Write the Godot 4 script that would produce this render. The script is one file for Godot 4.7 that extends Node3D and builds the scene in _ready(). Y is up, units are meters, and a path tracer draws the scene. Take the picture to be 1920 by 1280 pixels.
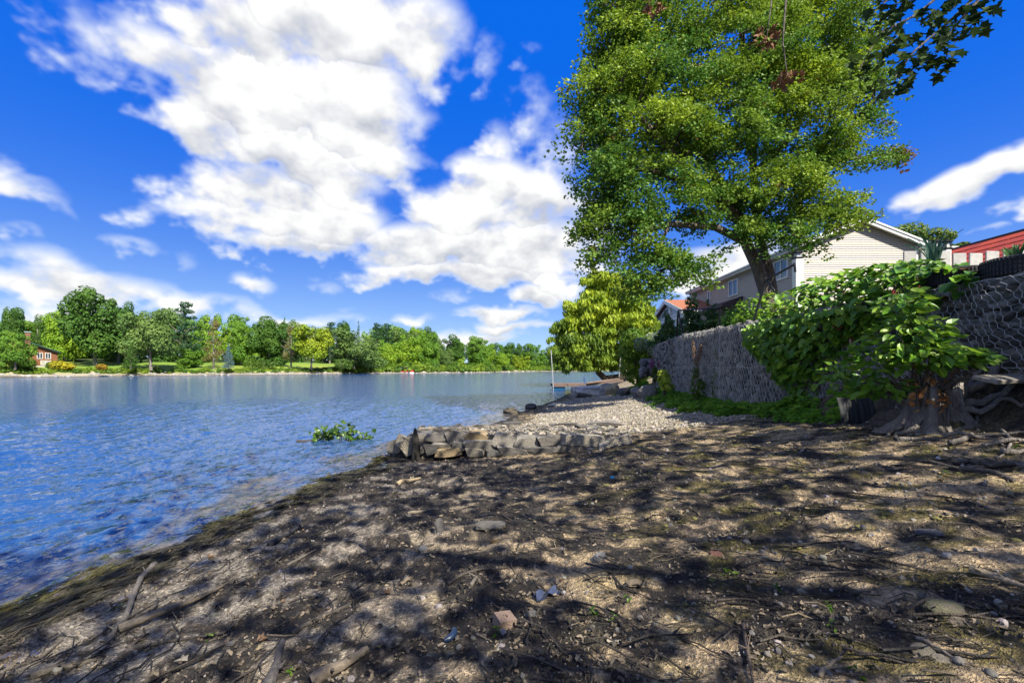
extends Node3D
# River beach below a gabion wall, houses above it, wooded far shore. Metres; y = 0 is the water, the camera looks along -z.

const EYE := Vector3(0, 1.6, 0)
var rng := RandomNumberGenerator.new()
var noise := FastNoiseLite.new()
var noise_b := FastNoiseLite.new()
var used := {}
var M := {}
var ico := {}


# ---------- mesh building ----------
class MB:
	var v := PackedVector3Array()
	var c := PackedColorArray()
	var i := PackedInt32Array()

	func t(a: Vector3, b: Vector3, d: Vector3, col: Color, out := Vector3.ZERO) -> void:
		var k := v.size()
		v.append(a)
		if out != Vector3.ZERO and (d - a).cross(b - a).dot(out) < 0.0:
			v.append(d)
			v.append(b)
		else:
			v.append(b)
			v.append(d)
		for _n in 3:
			c.append(col)
			i.append(k + _n)

	func q(a: Vector3, b: Vector3, d: Vector3, e: Vector3, col: Color, out := Vector3.ZERO) -> void:
		t(a, b, d, col, out)
		t(a, d, e, col, out)

	func box(at: Vector3, size: Vector3, col: Color, turn := Basis.IDENTITY, chamfer := 0.0) -> void:
		var h := size * 0.5
		var f := minf(chamfer, minf(h.x, minf(h.y, h.z)) * 0.6)
		var axes := [Vector3.RIGHT, Vector3.UP, Vector3.BACK]
		for a in 3:
			for s: float in [-1.0, 1.0]:
				var o: Vector3 = axes[a] * s
				var u: Vector3 = axes[(a + 1) % 3]
				var w: Vector3 = axes[(a + 2) % 3]
				var ce := o * h[a]
				var pu := u * (h[(a + 1) % 3] - f)
				var pw := w * (h[(a + 2) % 3] - f)
				q(at + turn * (ce - pu - pw), at + turn * (ce + pu - pw), at + turn * (ce + pu + pw), at + turn * (ce - pu + pw), col, turn * o)
				if f > 0.0:
					for s2 in [-1.0, 1.0]:  # the chamfer towards the next axis
						var e1: Vector3 = ce + u * s2 * (h[(a + 1) % 3] - f)
						var e2: Vector3 = o * (h[a] - f) + u * s2 * h[(a + 1) % 3]
						q(at + turn * (e1 - pw), at + turn * (e1 + pw), at + turn * (e2 + pw), at + turn * (e2 - pw), col, turn * (o + u * s2))

	func tube(p: Array, r: Array, sides: int, col: Color, col2 = null, lump := 0.0, rg: RandomNumberGenerator = null) -> void:
		var start := v.size()
		var n := p.size()
		var side := Vector3(0.31, 0.2, 0.93)
		for k in n:
			var dir: Vector3 = (p[mini(k + 1, n - 1)] - p[maxi(k - 1, 0)]).normalized()
			side = (side - dir * side.dot(dir))
			if side.length() < 0.05:
				side = dir.cross(Vector3(0.5, 0.1, 0.8))
			side = side.normalized()
			var up := dir.cross(side)
			var cc: Color = col if col2 == null else col.lerp(col2, float(k) / maxf(1, n - 1))
			for s in sides:
				var a := TAU * s / sides
				var rr: float = r[k]
				if rg:
					rr *= 1.0 + rg.randf_range(-lump, lump)
				v.append(p[k] + (side * cos(a) + up * sin(a)) * rr)
				c.append(cc)
		for k in n - 1:
			for s in sides:
				var a := start + k * sides + s
				var b := start + k * sides + (s + 1) % sides
				var d := a + sides
				var e := b + sides
				i.append_array(PackedInt32Array([a, d, b, b, d, e]))
		for end in 2:
			var k := start + (n - 1) * sides * end
			for s in range(1, sides - 1):
				if end == 0:
					i.append_array(PackedInt32Array([k, k + s, k + s + 1]))
				else:
					i.append_array(PackedInt32Array([k, k + s + 1, k + s]))

	func join(o: MB, x: Transform3D, tint = null) -> void:
		var k := v.size()
		v.append_array(x * o.v)
		if tint == null:
			c.append_array(o.c)
		else:
			for cc in o.c:
				c.append(cc * tint)
		for n in o.i:
			i.append(n + k)

	func done(smooth := false) -> ArrayMesh:
		var a := []
		a.resize(Mesh.ARRAY_MAX)
		a[Mesh.ARRAY_VERTEX] = v
		a[Mesh.ARRAY_COLOR] = c
		a[Mesh.ARRAY_INDEX] = i
		if smooth:
			var n := PackedVector3Array()
			n.resize(v.size())
			for k in range(0, i.size(), 3):
				var p := i[k]
				var q2 := i[k + 1]
				var r2 := i[k + 2]
				var f := (v[r2] - v[p]).cross(v[q2] - v[p])
				n[p] += f
				n[q2] += f
				n[r2] += f
			for k in n.size():
				n[k] = n[k].normalized()
			a[Mesh.ARRAY_NORMAL] = n
		var m := ArrayMesh.new()
		m.add_surface_from_arrays(Mesh.PRIMITIVE_TRIANGLES, a)
		return m


# ---------- naming ----------
func numbered(called: String) -> String:
	var k: int = used.get(called, 0)
	used[called] = k + 1
	return called if k == 0 else "%s_%03d" % [called, k]


func tag(o: Node3D, label: String, category: String, group := "", kind := "") -> Node3D:
	if label:
		o.set_meta("label", label)
	if category:
		o.set_meta("category", category)
	if group:
		o.set_meta("group", group)
	if kind:
		o.set_meta("kind", kind)
	return o


func thing(called: String, label: String, category: String, at := Vector3.ZERO, turn := 0.0, group := "") -> Node3D:
	var o := Node3D.new()
	o.name = numbered(called)
	add_child(o, true)
	o.position = at
	o.rotation.y = turn
	tag(o, label, category, group)
	return o


func part(called: String, mesh: Mesh, mat: Material, under: Node3D, x := Transform3D.IDENTITY) -> MeshInstance3D:
	var o := MeshInstance3D.new()
	if under == self:
		o.name = numbered(called)
	else:
		var k := 0
		if not under.has_meta("_n"):
			under.set_meta("_n", {})
		var d: Dictionary = under.get_meta("_n")
		k = d.get(called, 0)
		d[called] = k + 1
		o.name = called if k == 0 else "%s_%03d" % [called, k]
	o.mesh = mesh
	o.material_override = mat
	o.transform = x
	under.add_child(o, true)
	return o


func many(called: String, mesh: Mesh, mat: Material, under: Node3D, where: Array, tints = null) -> MultiMeshInstance3D:
	var mm := MultiMesh.new()
	mm.transform_format = MultiMesh.TRANSFORM_3D
	mm.use_colors = tints != null
	mm.mesh = mesh
	mm.instance_count = where.size()
	var w := 16 if tints != null else 12
	var b := PackedFloat32Array()
	b.resize(where.size() * w)
	for k in where.size():
		var x: Transform3D = where[k]
		var o := k * w
		for r in 3:
			b[o + r * 4] = x.basis.x[r]
			b[o + r * 4 + 1] = x.basis.y[r]
			b[o + r * 4 + 2] = x.basis.z[r]
			b[o + r * 4 + 3] = x.origin[r]
		if tints != null:
			var cc: Color = tints[k]
			b[o + 12] = cc.r
			b[o + 13] = cc.g
			b[o + 14] = cc.b
			b[o + 15] = 1.0
	mm.buffer = b
	var n := MultiMeshInstance3D.new()
	n.name = numbered(called) if under == self else called
	n.multimesh = mm
	n.material_override = mat
	n.set_meta("kind", "stuff")
	under.add_child(n, true)
	return n


# ---------- small maths ----------
func rv() -> Vector3:
	var z := rng.randf_range(-1, 1)
	var a := rng.randf() * TAU
	var r := sqrt(1 - z * z)
	return Vector3(r * cos(a), z, r * sin(a))


func rr(a: float, b: float) -> float:
	return rng.randf_range(a, b)


func facing(n: Vector3, spin: float) -> Basis:  # y axis along n
	n = n.normalized()
	var x := n.cross(Vector3(0.3, 0.2, 0.93)).normalized()
	return Basis(x, n, x.cross(n)).rotated(n, spin)


func lut(t: Array, d: float) -> float:  # piecewise linear, t = [d0, v0, d1, v1, ...]
	var n := t.size()
	if d <= t[0]:
		return t[1]
	for k in range(2, n, 2):
		if d <= t[k]:
			return lerpf(t[k - 1], t[k + 1], (d - t[k - 2]) / (t[k] - t[k - 2]))
	return t[n - 1]


func ss(a: float, b: float, x: float) -> float:
	return smoothstep(a, b, x)


func sphere(sub: int) -> Array:
	if ico.has(sub):
		return ico[sub]
	var g := (1 + sqrt(5.0)) / 2
	var vs: Array[Vector3] = []
	for p in [[-1, g, 0], [1, g, 0], [-1, -g, 0], [1, -g, 0], [0, -1, g], [0, 1, g], [0, -1, -g], [0, 1, -g], [g, 0, -1], [g, 0, 1], [-g, 0, -1], [-g, 0, 1]]:
		vs.append(Vector3(p[0], p[1], p[2]).normalized())
	var fs := [0, 11, 5, 0, 5, 1, 0, 1, 7, 0, 7, 10, 0, 10, 11, 1, 5, 9, 5, 11, 4, 11, 10, 2, 10, 7, 6, 7, 1, 8, 3, 9, 4, 3, 4, 2, 3, 2, 6, 3, 6, 8, 3, 8, 9, 4, 9, 5, 2, 4, 11, 6, 2, 10, 8, 6, 7, 9, 8, 1]
	for _s in sub:
		var mid := {}
		var nf := []
		for k in range(0, fs.size(), 3):
			var m := []
			for e in 3:
				var a: int = fs[k + e]
				var b: int = fs[k + (e + 1) % 3]
				var key := mini(a, b) * 100000 + maxi(a, b)
				if not mid.has(key):
					mid[key] = vs.size()
					vs.append((vs[a] + vs[b]).normalized())
				m.append(mid[key])
			nf.append_array([fs[k], m[0], m[2], fs[k + 1], m[1], m[0], fs[k + 2], m[2], m[1], m[0], m[1], m[2]])
		fs = nf
	for k in range(0, fs.size(), 3):  # clockwise from outside
		var a: Vector3 = vs[fs[k]]
		if (vs[fs[k + 2]] - a).cross(vs[fs[k + 1]] - a).dot(a) < 0:
			var s: int = fs[k + 1]
			fs[k + 1] = fs[k + 2]
			fs[k + 2] = s
	ico[sub] = [vs, PackedInt32Array(fs)]
	return ico[sub]


# a broken stone: a ball cut by planes, unit size; boxy stones get six near-axis cuts
func rock(sub: int, cuts: int, boxy: bool, rough: float, smooth := false, col := Color.WHITE, patch = null) -> ArrayMesh:
	var s := sphere(sub)
	var planes := []
	if boxy:
		for a in [Vector3.RIGHT, Vector3.UP, Vector3.BACK]:
			for sg in [-1.0, 1.0]:
				planes.append([(a * sg + rv() * 0.2).normalized(), rr(0.50, 0.62)])
	for _k in cuts:
		planes.append([rv(), rr(0.62, 0.86)])
	var mb := MB.new()
	var sh := rv() * 40
	for p: Vector3 in s[0]:
		var w := p
		for pl in planes:
			var k: float = w.dot(pl[0]) - pl[1]
			if k > 0:
				w -= pl[0] * k
		w *= 1.0 + rough * noise.get_noise_3dv(p * 60 + sh) + rough * 0.6 * noise.get_noise_3dv(p * 170 + sh)
		mb.v.append(w * 0.72)
		var cc := col
		if patch != null:
			cc = col.lerp(patch, ss(0.02, 0.2, noise.get_noise_3dv(p * 45 - sh)))
		mb.c.append(cc)
	mb.i = s[1]
	return mb.done(smooth)


func leaf_mesh(pts: Array, fold: float, col := Color.WHITE) -> MB:  # a fan round the midrib; x across, z along, y up
	var mb := MB.new()
	mb.v.append(Vector3(0, -fold * 0.5, 0.42))
	mb.c.append(col)
	for p in pts:
		mb.v.append(Vector3(p[0], absf(p[0]) * fold - 0.25 * fold * p[1] * p[1], p[1]))
		mb.c.append(col)
	for k in pts.size():
		mb.i.append_array(PackedInt32Array([0, k + 1, (k + 1) % pts.size() + 1]))
	return mb


func tex(n: FastNoiseLite, lo: float, hi: float, size := 512, gamma := 1.0) -> ImageTexture:  # a tiling grey picture between lo and hi
	var im := n.get_seamless_image(size, size)
	im.convert(Image.FORMAT_L8)
	var d := im.get_data()
	var table := PackedByteArray()
	for k in 256:
		table.append(int(255 * lerpf(lo, hi, pow(k / 255.0, gamma) if gamma > 0.0 else smoothstep(0.22, 0.78, k / 255.0))))
	for k in d.size():
		d[k] = table[d[k]]
	return ImageTexture.create_from_image(Image.create_from_data(size, size, false, Image.FORMAT_L8, d))


func fnl(kind: int, freq: float, oct: int, sd: int, gain := 0.5) -> FastNoiseLite:
	var n := FastNoiseLite.new()
	n.noise_type = kind
	n.frequency = freq
	n.seed = sd
	n.fractal_octaves = oct
	n.fractal_gain = gain
	n.fractal_type = FastNoiseLite.FRACTAL_FBM if oct > 1 else FastNoiseLite.FRACTAL_NONE
	return n


func mat(rough: float, o := {}) -> StandardMaterial3D:
	var m := StandardMaterial3D.new()
	m.vertex_color_use_as_albedo = true
	m.roughness = rough
	m.uv1_triplanar = true
	m.uv1_world_triplanar = o.get("world", false)
	var sc = o.get("scale", 1.0)
	m.uv1_scale = sc if sc is Vector3 else Vector3.ONE * sc
	if o.has("color"):
		m.albedo_color = (o.color as Color).linear_to_srgb()
	if o.has("tex"):
		m.albedo_texture = o.tex
	if o.has("bump"):
		m.heightmap_enabled = true
		m.heightmap_texture = o.bump
		m.heightmap_scale = o.get("depth", 1.0)
	if o.has("spec"):
		m.metallic_specular = o.spec
	if o.has("metal"):
		m.metallic = o.metal
	if o.has("back"):
		m.backlight_enabled = true
		m.backlight = (o.back as Color).linear_to_srgb()
	return m


# ---------- sky ----------
# clouds: [azimuth, elevation, half width, half height, tilt, thickness] in degrees; east of the view is positive
const CLOUDS := [
	[-43.3, 27.7, 6.0, 3.0, -30, 0.5], [-46.3, 28.3, 3.2, 2.1, -20, 0.5], [-39.5, 25.8, 3.6, 2.5, -35, 0.6], [-21.6, 35.1, 14.4, 5.4, 0, 1.1], [-30.7, 32.2, 7.9, 4.1, 0, 0.95], [-12.5, 35.6, 7.0, 5.2, 0, 0.95], [-36.2, 27.3, 6.1, 3.2, -20, 0.85], [-29.2, 26.9, 9.7, 5.1, 0, 1.15], [-19.8, 28.2, 10.0, 5.8, 0, 1.15], [-33.1, 23.0, 6.5, 3.8, -30, 0.95], [-24.9, 22.4, 9.3, 4.9, -20, 1.15], [-16.8, 24.0, 6.7, 3.7, -10, 0.8], [-26.6, 18.4, 9.6, 3.2, -5, 1.05], [-21.6, 16.0, 6.9, 3.4, 0, 1.05], [-31.6, 16.0, 4.8, 2.6, 0, 0.8], [-24.9, 13.2, 8.8, 1.9, -4, 0.95], [-35.3, 11.3, 2.0, 1.4, 0, 0.4], [-36.7, 15.6, 2.6, 1.3, 10, 0.5], [-0.7, 26.0, 2.7, 3.2, 20, 0.6], [-2.0, 21.8, 7.3, 4.0, 0, 1], [-6.0, 18.5, 7.9, 3.6, 0, 1.05], [3.3, 19.5, 7.3, 5.0, 0, 1], [-9.2, 14.7, 13.6, 3.0, 4, 1.1], [0.0, 14.3, 12.0, 3.9, 0, 1.15], [-6.0, 11.6, 15.2, 1.9, 3, 1], [6.6, 23.1, 4.6, 6.7, 0, 0.6], [3.3, 28.9, 3.7, 4.1, 0, 0.4], [-4.0, 34.4, 2.7, 3.2, 20, 0.36], [1.7, 34.9, 2.0, 1.8, 0, 0.26], [8.6, 14.2, 5.2, 5.0, 0, 0.8], [-46.0, 15.1, 2.9, 1.3, -22, 0.62], [-47.7, 16.6, 1.4, 1.1, -25, 0.55], [-39.3, 11.6, 3.0, 1.3, 0, 0.62], [-35.6, 10.9, 2.6, 1.3, 0, 0.496], [-46.3, 8.7, 3.8, 1.8, -6, 0.68], [-48.1, 11.1, 1.5, 0.9, 0, 0.6], [-44.7, 7.5, 4.4, 1.6, -4, 0.908], [-40.3, 7.3, 7.7, 1.3, -3, 0.724], [-46.3, 4.6, 3.8, 1.2, 0, 0.724], [-33.1, 6.6, 7.5, 1.3, -3, 0.816], [-29.2, 9.3, 2.3, 1.5, 0, 0.724], [-24.9, 5.3, 8.8, 1.1, 0, 0.724], [-22.7, 8.8, 2.0, 1.1, 0, 0.494], [-20.4, 6.3, 3.5, 0.8, 0, 0.448], [-13.1, 5.8, 3.2, 0.8, 0, 0.56], [-16.8, 2.9, 18.3, 1.2, 0, 0.79], [-5.3, 5.9, 4.0, 0.9, 0, 0.79], [-2.0, 6.5, 6.7, 1.1, 0, 0.905], [2.7, 8.8, 3.7, 1.8, 0, 1.0775], [5.3, 10.8, 3.0, 2.2, 0, 1.02], [0.0, 4.5, 7.3, 1.1, 0, 0.905], [-41.5, 4.5, 7.5, 1.3, 0, 0.632], [22.7, 11.5, 5.7, 2.4, 0, 0.9], [28.1, 12.7, 5.2, 1.7, 0, 0.8], [44.7, 16.2, 5.1, 1.5, 18, 1.05], [47.8, 17.1, 2.7, 1.6, 16, 1.05], [40.9, 15.3, 2.3, 1.2, 12, 0.8], [46.7, 12.2, 1.1, 0.4, 10, 0.5], [45.7, 12.0, 0.7, 0.3, 8, 0.45], [50.1, 15.0, 2.5, 2.4, 0, 0.9], [-37.5, 2.1, 12.6, 0.8, 0, 0.64], [-9.2, 8.5, 3.9, 0.9, 0, 0.5], [-24.9, 3.0, 14.2, 0.8, 0, 0.56], [-6.6, 3.3, 10.5, 0.9, 0, 0.8], [-43.3, 5.6, 5.6, 1.2, 0, 0.64], [-36.2, 7.7, 5.6, 0.9, -4, 0.56], [-24.9, 15.9, 9.3, 3.4, -8, 1.0],
]


func sky_texture() -> ImageTexture:
	var w := 3072
	var h := 1536
	var n1 := fnl(FastNoiseLite.TYPE_SIMPLEX_SMOOTH, 1.0, 5, 11, 0.55)
	var n2 := fnl(FastNoiseLite.TYPE_SIMPLEX_SMOOTH, 1.0, 3, 23, 0.5)
	var blobs := []
	for b in CLOUDS:
		blobs.append([float(b[0]), float(b[1]), 1.0 / b[2], 1.0 / b[3], cos(deg_to_rad(b[4])), sin(deg_to_rad(b[4])), float(b[5])])
	var r2 := RandomNumberGenerator.new()
	r2.seed = 5
	for k in 34:  # the rest of the round goes on in the same way
		var az := r2.randf_range(66, 294)
		var el := r2.randf_range(4, 62)
		var gr := 0.3 + el / 40.0
		blobs.append([az if az < 180 else az - 360, el, 1.0 / (r2.randf_range(7, 13) * gr), 1.0 / (r2.randf_range(3, 8) * gr), cos(k * 1.3), sin(k * 1.3) * 0.5, r2.randf_range(0.6, 1.0)])
	for k in 7:
		blobs.append([r2.randf_range(-60, 60), r2.randf_range(50, 75), 1.0 / 16.0, 1.0 / 7.0, 1.0, 0.0, r2.randf_range(0.5, 0.9)])
	var d := PackedByteArray()
	d.resize(w * h * 3)
	var low := Color(0.30, 0.42, 0.55).linear_to_srgb()
	var lowb := [int(low.r * 255), int(low.g * 255), int(low.b * 255)]
	for k in range(w * (h / 2) * 3, w * h * 3, 3):
		d[k] = lowb[0]
		d[k + 1] = lowb[1]
		d[k + 2] = lowb[2]
	var y := 0
	while y < h / 2:
		var el := 90.0 - (y + 0.5) * 180.0 / h
		var fine := el < 46.0
		var x := 0
		var row := []
		var sel := []
		for b in blobs:
			if (absf(el - b[1]) - 3.0) * minf(b[2], b[3]) < 2.0:
				sel.append(b)
		var ce := cos(deg_to_rad(el))
		var se := sin(deg_to_rad(el))
		var stepy := 1 if fine else 3
		while x < w:
			var az := (x + 0.5) * 360.0 / w - 180.0
			var st := 1 if fine and absf(az) < 53.0 else 3
			var dir := Vector3(sin(deg_to_rad(az)) * ce, se, -cos(deg_to_rad(az)) * ce)
			var q := Vector3(dir.x * 8.0, dir.y * 12.0, dir.z * 8.0)
			var f := n1.get_noise_3dv(q)
			var f2 := n2.get_noise_3d(dir.x * 3.0, dir.y * 6.0 + 7.0, dir.z * 3.0)
			var wa := az + f2 * 3.0 + f * 2.0
			var we := el + f * 1.8 + f2 * 1.2
			var dens := -1.0
			var low_side := 0.0
			for b in sel:
				var da: float = wa - b[0]
				if da > 180.0:
					da -= 360.0
				elif da < -180.0:
					da += 360.0
				var de: float = we - b[1]
				var u: float = (da * b[4] + de * b[5]) * b[2]
				var v: float = (-da * b[5] + de * b[4]) * b[3]
				var r := u * u + v * v
				if r < 4.0:
					var g: float = b[6] * (1.3 - r * 0.8) - 0.36
					if g > dens:
						dens = g
						low_side = -v * b[6]
			var a := smoothstep(-0.08, 0.80, dens + f * 0.80 + f2 * 0.10)
			# clear air: deep blue high up, paler near the horizon
			var t := pow(1.0 - se, 6.0)
			var t2 := pow(1.0 - se, 7.5)
			var blue := Vector3(0.0012, 0.062, 0.35).lerp(Vector3(0.008, 0.145, 0.45), t).lerp(Vector3(0.29, 0.39, 0.47), t2)
			var thick := smoothstep(0.3, 1.0, a)
			var fold := 0.0
			if thick > 0.0:
				fold = f - n1.get_noise_3d(q.x, q.y + 0.5, q.z + 0.1)
			var shade := clampf(0.30 + clampf(low_side, -0.6, 1.0) * 0.42 - f * 0.35 - f2 * 0.5 - fold * 0.45, 0.0, 1.0)
			var white := Vector3(0.47, 0.468, 0.46).lerp(Vector3(0.215, 0.23, 0.265), shade * thick)
			white = white.lerp(Vector3(0.27, 0.34, 0.44), (1.0 - thick) * 0.55)
			var cc := blue.lerp(white, a)
			var col := Color(cc.x, cc.y, cc.z).linear_to_srgb()
			var br := int(col.r * 255.0 + 0.5)
			var bg := int(col.g * 255.0 + 0.5)
			var bb := int(col.b * 255.0 + 0.5)
			for yy in stepy:
				for xx in st:
					if x + xx < w and y + yy < h:
						var o := ((y + yy) * w + (x + xx + w / 2) % w) * 3  # the panorama starts straight ahead
						d[o] = br
						d[o + 1] = bg
						d[o + 2] = bb
			x += st
		y += stepy
	return ImageTexture.create_from_image(Image.create_from_data(w, h, false, Image.FORMAT_RGB8, d))


func _ready() -> void:
	rng.seed = 7
	noise = fnl(FastNoiseLite.TYPE_SIMPLEX_SMOOTH, 0.02, 3, 3)
	noise_b = fnl(FastNoiseLite.TYPE_SIMPLEX_SMOOTH, 0.02, 2, 77)
	var cam := Camera3D.new()
	cam.name = "camera"
	cam.position = EYE
	cam.set_frustum(0.2 * 640.0 / 860.0, Vector2(0, 0.1 * 50.0 / 860.0), 0.1, 6000.0)  # level, the lens raised a little
	add_child(cam)
	cam.current = true
	var env := Environment.new()
	env.background_mode = Environment.BG_SKY
	env.sky = Sky.new()
	var pan := PanoramaSkyMaterial.new()
	pan.panorama = sky_texture()
	pan.energy_multiplier = 1.0
	env.sky.sky_material = pan
	env.tonemap_mode = Environment.TONE_MAPPER_LINEAR
	env.tonemap_exposure = 2.35
	env.sdfgi_enabled = true
	env.ssao_enabled = true
	env.ssil_enabled = true
	var we := WorldEnvironment.new()
	we.name = "world_environment"
	we.environment = env
	add_child(we)
	var sun := DirectionalLight3D.new()
	sun.name = "sun"
	sun.light_energy = 1.6
	sun.light_color = Color(1.0, 0.97, 0.91)
	sun.light_angular_distance = 0.5
	sun.shadow_enabled = true
	sun.look_at_from_position(Vector3(0.375, 0.707, 0.600) * 50, Vector3.ZERO)
	sun.sky_mode = DirectionalLight3D.SKY_MODE_LIGHT_ONLY
	add_child(sun)
	materials()
	build_ground()
	build_water()
	build_far_shore()
	build_wall()
	build_houses()
	build_terrace()
	build_maple()
	build_overhang()
	build_willow()
	build_vines()
	build_stump()
	build_ledge()
	build_dock()
	build_beach_things()
	build_litter()


func materials() -> void:
	var fine := tex(fnl(FastNoiseLite.TYPE_SIMPLEX_SMOOTH, 0.02, 5, 31, 0.65), 0.68, 1.0)
	var grit := tex(fnl(FastNoiseLite.TYPE_SIMPLEX_SMOOTH, 0.022, 6, 8, 0.82), 0.48, 1.0, 1024, 0.0)
	var bump := tex(fnl(FastNoiseLite.TYPE_SIMPLEX_SMOOTH, 0.018, 6, 5, 0.62), 0.0, 1.0)
	var cell := tex(fnl(FastNoiseLite.TYPE_CELLULAR, 0.045, 2, 9, 0.5), 0.0, 1.0)
	var ridge := fnl(FastNoiseLite.TYPE_SIMPLEX_SMOOTH, 0.012, 4, 15, 0.55)
	ridge.fractal_type = FastNoiseLite.FRACTAL_RIDGED
	var bark := tex(ridge, 0.0, 1.0)
	var barkc := tex(ridge, 0.52, 1.0)
	var rip := fnl(FastNoiseLite.TYPE_SIMPLEX_SMOOTH, 0.013, 4, 41, 0.5)
	rip.domain_warp_enabled = true
	rip.domain_warp_amplitude = 18.0
	rip.domain_warp_frequency = 0.01
	var ripple := tex(rip, 0.0, 1.0)
	M.ground = mat(0.85, {"world": true, "scale": 0.9, "tex": grit, "bump": grit, "depth": 4.0, "spec": 0.4})
	M.water = mat(0.065, {"world": true, "scale": Vector3(0.42, 0.42, 0.22), "bump": ripple, "depth": 8.0, "spec": 0.9})
	M.shore = mat(0.9, {"world": true, "scale": 0.35, "tex": fine, "bump": bump, "depth": 6.0})
	M.stone = mat(0.85, {"scale": 1.3, "tex": fine, "bump": bump, "depth": 5.0})
	M.pebble = mat(0.8, {"scale": 6.0, "tex": fine})
	M.wood = mat(0.8, {"scale": Vector3(3, 3, 3), "tex": barkc, "bump": bark, "depth": 0.8})
	M.bark = mat(0.9, {"scale": Vector3(1.1, 0.32, 1.1), "tex": barkc, "bump": bark, "depth": 7.0})
	M.weathered = mat(0.85, {"scale": Vector3(2.5, 0.7, 2.5), "tex": barkc, "bump": bark, "depth": 3.0})
	M.far_bark = mat(0.9, {"scale": 0.5, "tex": barkc})
	M.leaf = mat(0.5, {"back": Color(0.8, 0.8, 0.8), "spec": 0.4})
	M.far_leaf = mat(0.6, {"back": Color(0.6, 0.6, 0.6), "spec": 0.3})
	M.vine = mat(0.42, {"back": Color(0.65, 0.65, 0.65), "spec": 0.5, "scale": 9.0, "tex": fine})
	M.dry = mat(0.8, {"back": Color(0.2, 0.2, 0.2)})
	M.wire = mat(0.5, {"metal": 0.1})
	M.paint = mat(0.55, {"scale": 1.5, "tex": tex(fnl(FastNoiseLite.TYPE_SIMPLEX_SMOOTH, 0.01, 5, 61, 0.6), 0.86, 1.0)})
	M.siding = M.paint
	M.roof = mat(0.9, {"world": true, "scale": 1.4, "tex": fine, "bump": cell, "depth": 1.0})
	M.rubber = mat(0.75, {"scale": 3.0, "tex": fine, "bump": bump, "depth": 0.3})
	M.metal = mat(0.45, {"metal": 0.6})
	M.plastic = mat(0.4, {"spec": 0.5})
	M.glass = mat(0.06, {"spec": 0.9})
	M.flat = mat(0.8)


# ---------- ground ----------
const SHORE := [-60, -14.0, -10, -6.0, 0, -3.75, 2.87, -3.2, 3.53, -3.08, 4.83, -2.86, 5.73, -2.67, 6.7, -2.4, 8.3, -2.1, 13.76, -0.32, 18.3, 0.64, 22.9, 2.13, 28.7, 3.5, 40, 7.6, 52, 12.5, 70, 26.0, 120, 60.0, 260, 150.0, 600, 400.0]
const SLOPE := [-10, 0.14, 5, 0.14, 10, 0.096, 20, 0.115, 30, 0.15]
const WALL := [2.5, 5.75, 5, 5.35, 7, 5.3, 9.9, 5.35, 16, 6.0, 22, 6.8, 60, 14.0]
const WALL_TOP := [3, 2.6, 10, 2.62, 16, 2.76, 22, 2.66]


func row_of(d: float) -> Array:
	var warp := noise.get_noise_2d(d * 38.0, 900.0) * 0.22 + noise.get_noise_2d(d * 150.0, 300.0) * 0.07
	return [lut(SHORE, d) + (warp if d < 30.0 else 0.0), lut(SLOPE, d), lut(WALL, d), lerpf(0.2, 6.0, ss(21.5, 26.0, d)) if d > 0 else 2.0]


func ground_y(x: float, d: float, row := []) -> float:
	if row.is_empty():
		row = row_of(d)
	var s: float = x - row[0]
	if s < -0.6:
		return maxf(-1.6, -0.04 + (s + 0.6) * 0.22)
	var y := s * 0.03
	if s >= 0.7:
		var span: float = maxf(row[2] - row[0] - 0.7, 1.0)
		y = 0.021 + span * row[1] * pow((s - 0.7) / span, 1.25)
	if s < 0:
		y = s * 0.07
	var xw: float = row[2]
	var near := 1.0 - ss(6.5, 9.5, d)
	y += ss(xw - 0.75, xw + 0.1, x) * 0.6 * near
	var lump := noise.get_noise_2d(x * 36.0, d * 52.0) * 0.052 + noise.get_noise_2d(x * 130.0 + 50.0, d * 190.0) * 0.028
	if d < 14.0:
		lump += noise_b.get_noise_2d(x * 520.0, d * 700.0) * 0.011
	y += lump * ss(-0.3, 1.2, s) * (1.0 - 0.45 * ss(9.0, 11.0, d))
	# the rubble platform behind the stone ledge
	var px := ss(-2.25, -1.9, x) * (1.0 - ss(1.4, 2.9, x))
	var face := 7.98 - 0.14 * (x + 2.0)
	var pd := ss(face + 0.12, face + 0.3, d) * (1.0 - ss(9.6, 11.2, d))
	if px > 0 and pd > 0:
		y = lerpf(y, maxf(y, 0.36 + lump * 0.4), px * pd)
	var behind: float = row[3]
	var up: float = ss(xw + 0.25 - behind * 0.35, xw + 0.3 + behind, x)
	if up > 0:
		y = lerpf(y, 2.42 + minf(maxf(x - xw, 0.0), 30.0) * 0.055 + lump * 0.5, up)
	return y


func steps(from: float, to: float, first: float, ratio: float, most: float) -> Array:
	var r := []
	var v := from
	var st := first
	while v < to:
		r.append(v)
		v += st
		st = minf(most, st * ratio)
	r.append(to)
	return r


func grid(xs: Array, ds: Array, f: Callable) -> ArrayMesh:  # f(x, d, row) -> [y, colour]; rows run away from the camera
	var mb := MB.new()
	var n := xs.size()
	for d in ds:
		var row := row_of(d)
		for x in xs:
			var r: Array = f.call(x, d, row)
			mb.v.append(Vector3(x, r[0], -d))
			mb.c.append(r[1])
	var ix := PackedInt32Array()
	ix.resize((n - 1) * (ds.size() - 1) * 6)
	var o := 0
	for j in ds.size() - 1:
		for k in n - 1:
			var a := j * n + k
			ix[o] = a
			ix[o + 1] = a + n
			ix[o + 2] = a + 1
			ix[o + 3] = a + 1
			ix[o + 4] = a + n
			ix[o + 5] = a + n + 1
			o += 6
	mb.i = ix
	return mb.done(true)


func both(left: Array, right: Array) -> Array:
	var r := []
	for k in range(left.size() - 1, 0, -1):
		r.append(-left[k])
	return r + right


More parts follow.
